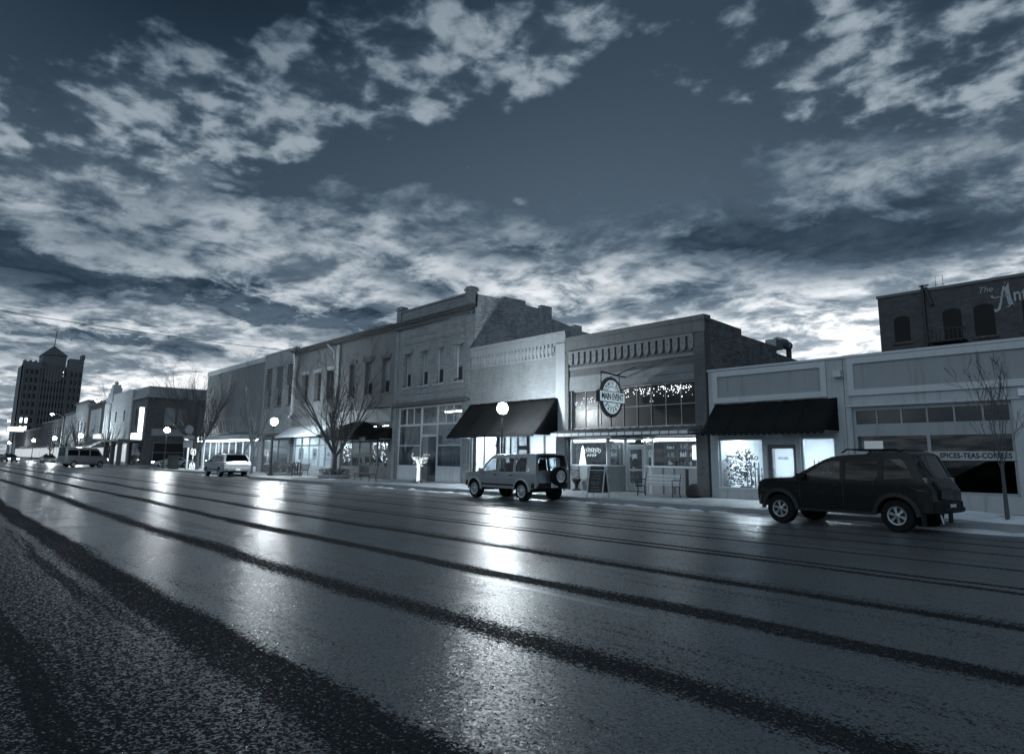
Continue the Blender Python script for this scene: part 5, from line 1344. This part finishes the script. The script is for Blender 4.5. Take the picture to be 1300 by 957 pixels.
    def wheel(par, c, axis, s_, name_='wheel', r=None):
        r = r or wr; c = Vector(c)
        pr = [(r * (P.get('rimk', .63) - .01), -tw / 2), (r * .93, -tw / 2), (r, -tw * .36), (r, tw * .36), (r * .93, tw / 2), (r * (P.get('rimk', .63) - .01), tw / 2)]
        w = L().lathe(c, pr, 28, axis, cap=False).build(name_, RUBBER, par, smooth=True, sharp=30)
        b = L(); ri = r * P.get('rimk', .63)
        def at3(a, q, off): return c + (Vector((q * math.cos(a), off, q * math.sin(a))) if axis == 'y' else Vector((off, q * math.cos(a), q * math.sin(a))))
        o_ = s_ * tw / 2
        ringp = [(ri + .004, o_ - s_ * .05), (ri + .006, o_ + s_ * .008), (ri * .88, o_ + s_ * .004), (ri * .84, o_ - s_ * .05)]
        vs = []; 
        for k in range(24):
            for q, of in ringp: vs.append(at3(2 * PI * k / 24, q, of))
        b.add(vs, [(4 * k + j, 4 * k + (j + 1) % 4, (4 * ((k + 1) % 24)) + (j + 1) % 4, (4 * ((k + 1) % 24)) + j) for k in range(24) for j in range(4)])
        ns = P.get('spokes', 6)
        for k in range(ns):
            a = 2 * PI * k / ns + .3; w1, w2 = .17, .11
            vs = [at3(a - w1 * 2.2, ri * .25, o_ - s_ * .005), at3(a + w1 * 2.2, ri * .25, o_ - s_ * .005), at3(a + w2 * 1.9, ri * .9, o_ - s_ * .012), at3(a - w2 * 1.9, ri * .9, o_ - s_ * .012)]
            vs += [v - (at3(a, 0, o_) - at3(a, 0, o_ - s_ * .04)) for v in vs]
            b.add(vs, [(0, 1, 2, 3), (7, 6, 5, 4), (0, 4, 5, 1), (1, 5, 6, 2), (2, 6, 7, 3), (3, 7, 4, 0)])
        b.lathe(at3(0, 0, o_ - s_ * .02), [(ri * .3, -.02), (ri * .3, .012), (ri * .18, .02)] if s_ > 0 else [(ri * .18, -.02), (ri * .3, -.012), (ri * .3, .02)], 14, axis)
        b.build('rim', P.get('rim', STEEL), w, smooth=True, sharp=30)
        L().lathe(at3(0, 0, o_ - s_ * .085), [(ri * .98, -.01), (ri * .98, .01)], 20, axis).build('brake_drum', INK, w)
        return w
    yc = P['w'] / 2 - tw / 2 - P.get('inset', .02)
    for xc in (-wb / 2, wb / 2):
        for s_ in (-1, 1): wheel(t, (xc, s_ * yc, wr), 'y', s_)
    b = L(); 
    for xc in (-wb / 2, wb / 2): b.tube([(xc, -yc, wr), (xc, yc, wr)], .05, 8)
    b.box(-wb / 2 - .2, wb / 2 + .3, -W_ * .55, W_ * .55, zb - .05, zb + .12); b.build('axle', INK, t)
    # bumpers
    fx, rx = P['front'], P['rear']; bz0, bz1 = P['bump']
    def bumper(xs_, x_in, name_):
        pts = [(x_in, -1.0), (xs_ * .0 + xs_, -.72), (xs_, .72), (x_in, 1.0)]
        hw = W_ * .97; d = (x_in - xs_)
        b = L(); poly_ = [(x_in, -hw), (xs_ + d * .45, -hw), (xs_, -hw * .78), (xs_, hw * .78), (xs_ + d * .45, hw), (x_in, hw)]
        b.prism(poly_, bz0, bz1, 'xy'); return b.build(name_, P.get('bumperm', TRIMP), t, bevel=.03)
    bumper(fx + .06, fx - .32, 'front_bumper'); bumper(rx - .08, rx + .3, 'rear_bumper')
    # lamps
    hz = P['hl']
    for s_ in (-1, 1):
        y = s_ * half(fx - .05, hz) * .80; L().box(fx - .2, fx + .015, y - .15, y + .15, hz - .09, hz + .09).build('headlight', P.get('hlm', HEADL), t, bevel=.03)
        z0_, z1_ = P['tl']; xr = P.get('tlx', rx); y = s_ * half(rx, z0_) * .93; L().box(xr - .015, xr + .14, y - .06, y + .065, z0_, z1_).build('tail_light', P.get('tlm', TAIL), t, bevel=.02)
        if P.get('mirror'):
            mx, mz = P['mirror']; y = s_ * (half(mx, mz) + .11); L().box(mx - .06, mx + .06, y - .1, y + .1, mz - .07, mz + .09).box(mx - .02, mx + .04, y - s_ * .19 - .03, y - s_ * .1 + .03, mz - .05, mz - .01).build('mirror', P.get('mirm', P['paint']), t, bevel=.02)
    L().box(fx - .02, fx + .02, -W_ * .5, W_ * .5, hz - .1, hz + .08).build('grille', TRIMP, t)
    L().box(rx - .105, rx - .09, -.16, .16, bz0 + .04, bz0 + .2).build('licence_plate', WHITE, t)
    # cabin
    b = L()
    for x, w_ in P['seats']:
        for s_ in (-1, 1):
            b.box(x - .22, x + .28, s_ * .36 - .24, s_ * .36 + .24, .6, .82); b.obox((x - .27, s_ * .36, 1.05), (1, 0, -.22), (0, 1, 0), (.22, 0, 1), .06, .23, .30); b.obox((x - .34, s_ * .36, 1.40), (1, 0, -.15), (0, 1, 0), (.15, 0, 1), .05, .12, .09)
    b.build('seat', SEATM, t)
    L().box(P['dash'], P['dash'] + .35, -W_ * .82, W_ * .82, .7, belt - .04).build('dashboard', SEATM, t)
    sw = L(); c_ = Vector((P['dash'] - .12, .36, belt)); sw.tube([c_ + Vector((-.06 * math.sin(a), .18 * math.cos(a), .17 * math.sin(a))) for a in [2 * PI * k / 14 for k in range(15)]], .013, 5); sw.build('steering_wheel', SEATM, t)
    if P.get('rack'):
        xa, xb, z = P['rack']; b = L()
        for s_ in (-1, 1):
            y = s_ * half(0, H) * .84; b.tube([(xa, y, z - .08), (xa - .12, y, z), (xb + .12, y, z), (xb, y, z - .08)], .022, 6)
        for k in range(P.get('bars', 3)): x = xb + .25 + (xa - xb - .5) * k / max(1, P.get('bars', 3) - 1); b.tube([(x, -half(0, H) * .84, z - .01), (x, half(0, H) * .84, z - .01)], .016, 6)
        b.build('roof_rack', TRIMP, t)
    if P.get('step'): 
        for s_ in (-1, 1): L().box(-wb / 2 + ar + .05, wb / 2 - ar - .05, s_ * (W_ - .04) - .06, s_ * (W_ - .04) + .06, zb - .06, zb).build('running_board', TRIMP, t)
    if P.get('spare'):
        sx, sy, sz, sr = P['spare']; wheel(t, (sx, sy, sz), 'x', -1, 'spare_wheel', sr)
        L().box(sx + .1, rx + .05, sy - .12, sy + .12, sz - .12, sz + .12).build('spare_bracket', TRIMP, t)
    return t, half
XT = dict(wb=2.70, w=1.85, h=1.88, belt=1.16, wr=.385, ar=.46, zb=.44, front=1.98, rear=-2.08, tumble=.11,
    out=[(1.93, .5), (1.98, .66), (1.98, .92), (1.93, 1.08), (1.75, 1.17), (1.02, 1.22), (.22, 1.70), (.02, 1.78), (-.25, 1.82), (-.72, 1.84), (-.84, 1.90), (-1.60, 1.90), (-1.70, 1.83), (-1.92, 1.26), (-2.08, .98), (-2.08, .6), (-2.02, .5)],
    tags=['p', 'p', 'p', 'p', 'p', 'g', 'p', 'p', 'p', 'p', 'p', 'p', 'g', 'p', 'p', 'p'],
    win=[[(.80, 1.22), (.24, 1.62), (.08, 1.66), (-.16, 1.67), (-.16, 1.20)], [(-.28, 1.20), (-.28, 1.67), (-.78, 1.69), (-1.0, 1.69), (-1.0, 1.34), (-.93, 1.2)], [(-1.12, 1.24), (-1.12, 1.74), (-1.48, 1.74), (-1.56, 1.66), (-1.74, 1.28)]],
    seams=[(.82, .62, 1.2), (-.22, .55, 1.74), (-.9, .95, 1.2)], handles=[(-.06, 1.06), (-.84, 1.06)], bump=(.46, .74), hl=.93, tl=(.9, 1.3), tlx=-1.96, mirror=(.74, 1.24), seats=[(.1, 1), (-.85, 1)], dash=.62,
    rack=(-.15, -1.5, 1.97), bars=4, step=1, rub=[], flare=.045, flw=.08, spokes=6, tw=.25, tail=1)
XT['paint'] = mat('near black car paint', .006, .26, .0, 1.5, coat=.12, spec=.25); XT['glass'] = GLASS_D; XT['rimk'] = .56; XT['rim'] = mat('dull alloy', .36, .35, .1, 8, metal=.9); XT['glass_front'] = glass('light tinted car glass', .45); XT['flarem'] = mat('satin dark cladding', .016, .5, .2, 4, spec=.3)
TRX = dict(wb=2.76, w=1.76, h=1.84, belt=1.10, wr=.38, ar=.45, zb=.46, front=2.08, rear=-2.10, tumble=.12,
    out=[(2.0, .52), (2.08, .66), (2.08, .95), (1.98, 1.04), (1.05, 1.12), (.42, 1.72), (.24, 1.80), (-1.95, 1.84), (-2.04, 1.78), (-2.10, 1.18), (-2.13, .95), (-2.13, .62), (-2.1, .52)],
    tags=['p', 'p', 'p', 'p', 'g', 'p', 'p', 'p', 'g', 'p', 'p', 'p'],
    win=[[(.86, 1.13), (.36, 1.62), (-.02, 1.66), (-.02, 1.12)], [(-.13, 1.12), (-.13, 1.67), (-.92, 1.69), (-.92, 1.12)], [(-1.06, 1.14), (-1.06, 1.69), (-1.62, 1.69), (-1.62, 1.14)]],
    seams=[(.88, .6, 1.1), (-.075, .55, 1.74), (-.98, .98, 1.74)], handles=[(.10, .99), (-.80, .99)], bump=(.5, .72), hl=.88, tl=(.78, 1.1), tlx=-2.06, mirror=(.80, 1.16), seats=[(.05, 1), (-.85, 1)], dash=.6,
    rub=[.60], flare=.03, flw=.05, spokes=8, tw=.24, spare=(-2.28, -.12, .98, .36))
TRX['paint'] = mat('silver car paint', .36, .34, .06, 2, metal=.75, coat=.5); TRX['glass'] = GLASS_C
EXP = dict(wb=2.86, w=1.95, h=1.78, belt=1.12, wr=.37, ar=.44, zb=.38, front=2.35, rear=-2.45, tumble=.22,
    out=[(2.3, .45), (2.35, .6), (2.33, .85), (2.15, 1.0), (1.3, 1.14), (.5, 1.64), (.2, 1.74), (-.5, 1.78), (-1.6, 1.75), (-1.95, 1.70), (-2.32, 1.18), (-2.42, .95), (-2.45, .6), (-2.4, .45)],
    tags=['p', 'p', 'p', 'p', 'g', 'p', 'p', 'p', 'p', 'g', 'p', 'p', 'p'],
    win=[[(.98, 1.16), (.42, 1.55), (-.1, 1.64), (-.1, 1.14)], [(-.2, 1.14), (-.2, 1.65), (-1.0, 1.64), (-1.05, 1.14)], [(-1.16, 1.15), (-1.12, 1.63), (-1.6, 1.60), (-1.95, 1.42), (-2.05, 1.2)]],
    seams=[(.98, .55, 1.12), (-.15, .5, 1.7), (-1.1, .9, 1.7)], handles=[(.05, 1.02), (-.9, 1.02)], bump=(.45, .66), hl=.85, tl=(.85, 1.15), tlx=-2.38, mirror=(.85, 1.18), seats=[(.15, 1), (-.8, 1)], dash=.75,
    rack=(.1, -1.7, 1.84), bars=2, rub=[.55], flare=.02, flw=.04, spokes=5, tw=.24)
EXP['paint'] = mat('light silver car paint', .45, .32, .06, 2, metal=.6, coat=.6); EXP['glass'] = GLASS_D; EXP['bumperm'] = mat('bumper paint', .2, .4, .1, 3)
t, hf = car('parked_suv', 'near black SUV with roof rack parked at the kerb, rear bumper step to the right', 'SUV', (-7.66, 17.33, 0), PI, XT)
# rear hatch bulge, step bumper and mud flaps of the dark SUV
b = L(); b.prism([(-1.98, .66), (-2.12, .7), (-2.13, .94), (-2.04, 1.08), (-1.97, 1.12)], -.2, .5); b.build('tailgate', XT['paint'], t, bevel=.03)
L().prism([(-2.1, -.5), (-2.28, -.42), (-2.28, .42), (-2.1, .5)], .46, .55, 'xy').build('bumper_step', TRIMP, t, bevel=.02)
for s_ in (-1, 1): L().box(-1.86, -1.84, s_ * .8 - .12, s_ * .8 + .12, .16, .5).build('mud_flap', TRIMP, t)
L().tube([(-2.0, .3, .42), (-2.05, .3, .2)], .03, 6).build('exhaust', GREYM, t)
t, hf = car('parked_suv', 'boxy silver SUV with spare wheel on its tailgate, parked before the awning', 'SUV', (-20.32, 17.46, 0), PI, TRX)
L().box(-2.135, -2.115, -.05, -.04, .7, 1.8).build('tailgate_seam', INK, t)
car('parked_crossover', 'light silver rounded crossover parked at the kerb left of the lamp', 'SUV', (-53.3, 17.6, 0), PI, EXP)
SED = dict(EXP, wb=2.75, w=1.82, h=1.42, belt=.95, wr=.33, ar=.39, zb=.3, front=2.3, rear=-2.4, rack=None,
    out=[(2.25, .35), (2.3, .5), (2.25, .68), (1.1, .92), (.35, 1.36), (-.2, 1.42), (-.9, 1.38), (-1.6, 1.02), (-2.3, .98), (-2.4, .7), (-2.35, .35)],
    tags=['p', 'p', 'p', 'g', 'p', 'p', 'g', 'p', 'p', 'p'], win=[[(.85, .96), (.28, 1.29), (-.25, 1.34), (-.25, .96)], [(-.33, .96), (-.33, 1.34), (-.85, 1.30), (-1.3, .98)]],
    seams=[(.8, .4, .95), (-.29, .4, 1.36)], handles=[(-.15, .85), (-1.0, .85)], bump=(.35, .55), hl=.62, tl=(.65, .85), tlx=-2.36, mirror=(.75, 1.0), rub=[], seats=[(0, 1), (-.8, 1)], dash=.55)
SED['paint'] = mat('pale car paint', .5, .3, .05, 2, metal=.4, coat=.5)
SED['hlm'] = E_HEAD
car('passing_car', 'pale saloon with bright headlights at the dark brick corner building', 'car', (-98.2, 25.5, 0), -PI / 2 - .12, SED)
VAN = dict(EXP, w=2.0, h=2.5, belt=1.35, tumble=.08, wr=.38, rack=None, paint=mat('grey van paint', .2, .4, .1, 2, metal=.3, coat=.4), hlm=E_HEAD, tlm=emit('tail lamp glow', 8),
    out=[(2.3, .45), (2.35, .7), (2.3, .95), (2.1, 1.15), (1.75, 1.3), (1.15, 2.25), (.9, 2.42), (-2.2, 2.5), (-2.36, 2.4), (-2.4, 1.4), (-2.42, .9), (-2.42, .45)],
    tags=['p', 'p', 'p', 'p', 'g', 'p', 'p', 'p', 'g', 'p', 'p'], win=[[(1.5, 1.4), (1.05, 2.1), (.3, 2.15), (.3, 1.4)], [(.15, 1.45), (.15, 2.15), (-.9, 2.15), (-.9, 1.45)], [(-1.05, 1.45), (-1.05, 2.15), (-2.1, 2.12), (-2.15, 1.45)]],
    seams=[(1.5, .6, 1.4), (.22, .5, 2.2)], handles=[(.45, 1.2)], mirror=(1.45, 1.45), hl=.95, tl=(1.0, 1.4), seats=[(.6, 1), (-.6, 1)], dash=1.2)
car('passing_van', 'grey high-roofed van crossing the junction with its lights on', 'van', (-95, 15.0, 0), PI / 2 + .25, VAN)
DK = dict(SED, paint=mat('dark saloon paint', .05, .3, .1, 2, metal=.4, coat=.5), hlm=HEADL); 
car('passing_car', 'dark saloon with pale light on it driving near the tall tower foot', 'car', (-150, 12.5, 0), PI * .06, dict(DK, hlm=E_HEAD))
car('parked_car', 'dark saloon parked at the kerb right of the driving one', 'car', (-140, 16.9, 0), PI, DK)
car('parked_car', 'black car at the far left edge of the street', 'car', (-190, 9.6, 0), PI, dict(DK, h=1.42))

# ------------------------------------------------------------------ snow left along the kerb
def mound(label, pts, rad, hgt, seed, name='snow_bank'):
    rr = random.Random(seed); b = MB(); n = 26
    for (x, y, z, rx_, ry_, h_) in pts:
        vs = [(x, y, z + h_)]; fs = []
        rings = 6
        ph = [rr.uniform(0, 6.3) for _ in range(6)]
        for k in range(1, rings + 1):
            u = k / rings
            for j in range(n):
                a = 2 * PI * j / n; w = 1 + .16 * math.sin(3 * a + ph[0]) + .1 * math.sin(5 * a + ph[1]) + .08 * math.sin(9 * a + ph[2])
                vs.append((x + rx_ * u * w * math.cos(a), y + ry_ * u * w * math.sin(a), z + h_ * (1 - u ** 1.8) * (1 + .22 * math.sin(4 * a + ph[3] + u * 5)) - (.006 if k == rings else 0) + rr.uniform(-.006, .006)))
        fs += [(0, 1 + j, 1 + (j + 1) % n) for j in range(n)]
        for k in range(rings - 1):
            for j in range(n): a_ = 1 + k * n; fs.append((a_ + j, a_ + n + j, a_ + n + (j + 1) % n, a_ + (j + 1) % n))
        b.add(vs, fs)
    o = b.build(name, SNOW, None, smooth=True, sharp=60); tag(o, label, 'snow', 'old snow along the kerb'); o['kind'] = 'stuff'; return o
mound('ragged old snow lying on the pavement behind the dark SUV', [(-6.9, 22.4, .15, 1.1, .28, .07), (-5.9, 20.1, .15, 1.2, .42, .12), (-4.6, 19.6, .15, 1.3, .5, .14), (-5.5, 18.0, 0, 1.5, .32, .06), (-3.6, 18.1, 0, 1.2, .35, .09), (-3.0, 19.2, .15, 1.1, .5, .12)], 1, 1, 3)
rr = random.Random(31)
mound('thin line of dirty snow in the gutter between the two SUVs', [(-18.2 + k * .62 + rr.uniform(-.2, .2), 18.12 + rr.uniform(-.1, .1), 0, rr.uniform(.18, .5), rr.uniform(.05, .14), rr.uniform(.02, .05)) for k in range(14)], 1, 1, 4)
mound('small snow heaps in the gutter left of the boxy silver SUV', [(-33 + k * .85 + rr.uniform(-.3, .3), 17.9 + rr.uniform(-.2, .3), 0, rr.uniform(.2, .55), rr.uniform(.06, .15), rr.uniform(.02, .06)) for k in range(12)], 1, 1, 5)
mound('snow patches on the road beneath the dark SUV', [(-8.0, 18.2, 0, .9, .12, .04), (-9.6, 18.2, 0, .5, .1, .04), (-6.6, 18.25, 0, .6, .1, .05)], 1, 1, 6)
mound('pale snow patch beside the planting bed of the big tree', [(-39.3, 19.2, .15, 1.0, .3, .05), (-44.5, 20.2, .15, 1.1, .3, .04)], 1, 1, 7)

# loose grit and crumbs of ice on the nearest stretch of road
rr = random.Random(99); b = MB()
for _ in range(9000):
    line = rr.choice([(1.2, .7), (1.9, .45), (3.9, .4), (5.8, .35), (7.65, .3), (2.5, 1.8), (4.5, 2.5)])
    y = rr.gauss(line[0], line[1]); 
    if y < .2: continue
    d = rr.uniform(3.0, 14.0); x = -rr.uniform(0, 1) ** 1.2 * d - .2
    s_ = rr.uniform(.002, .0055); a = rr.uniform(0, 6.3); c_, q_ = math.cos(a) * s_, math.sin(a) * s_
    b.add([(x + c_, y + q_, 0), (x - q_, y + c_, 0), (x - c_, y - q_, 0), (x + q_, y - c_, 0), (x, y, s_ * 1.2)], [(0, 1, 4), (1, 2, 4), (2, 3, 4), (3, 0, 4)])
o = b.build('grit', mat('dark grit', .025, .8, .6, 40), None); tag(o, 'loose dark grit scattered on the near road', 'grit', kind='stuff')
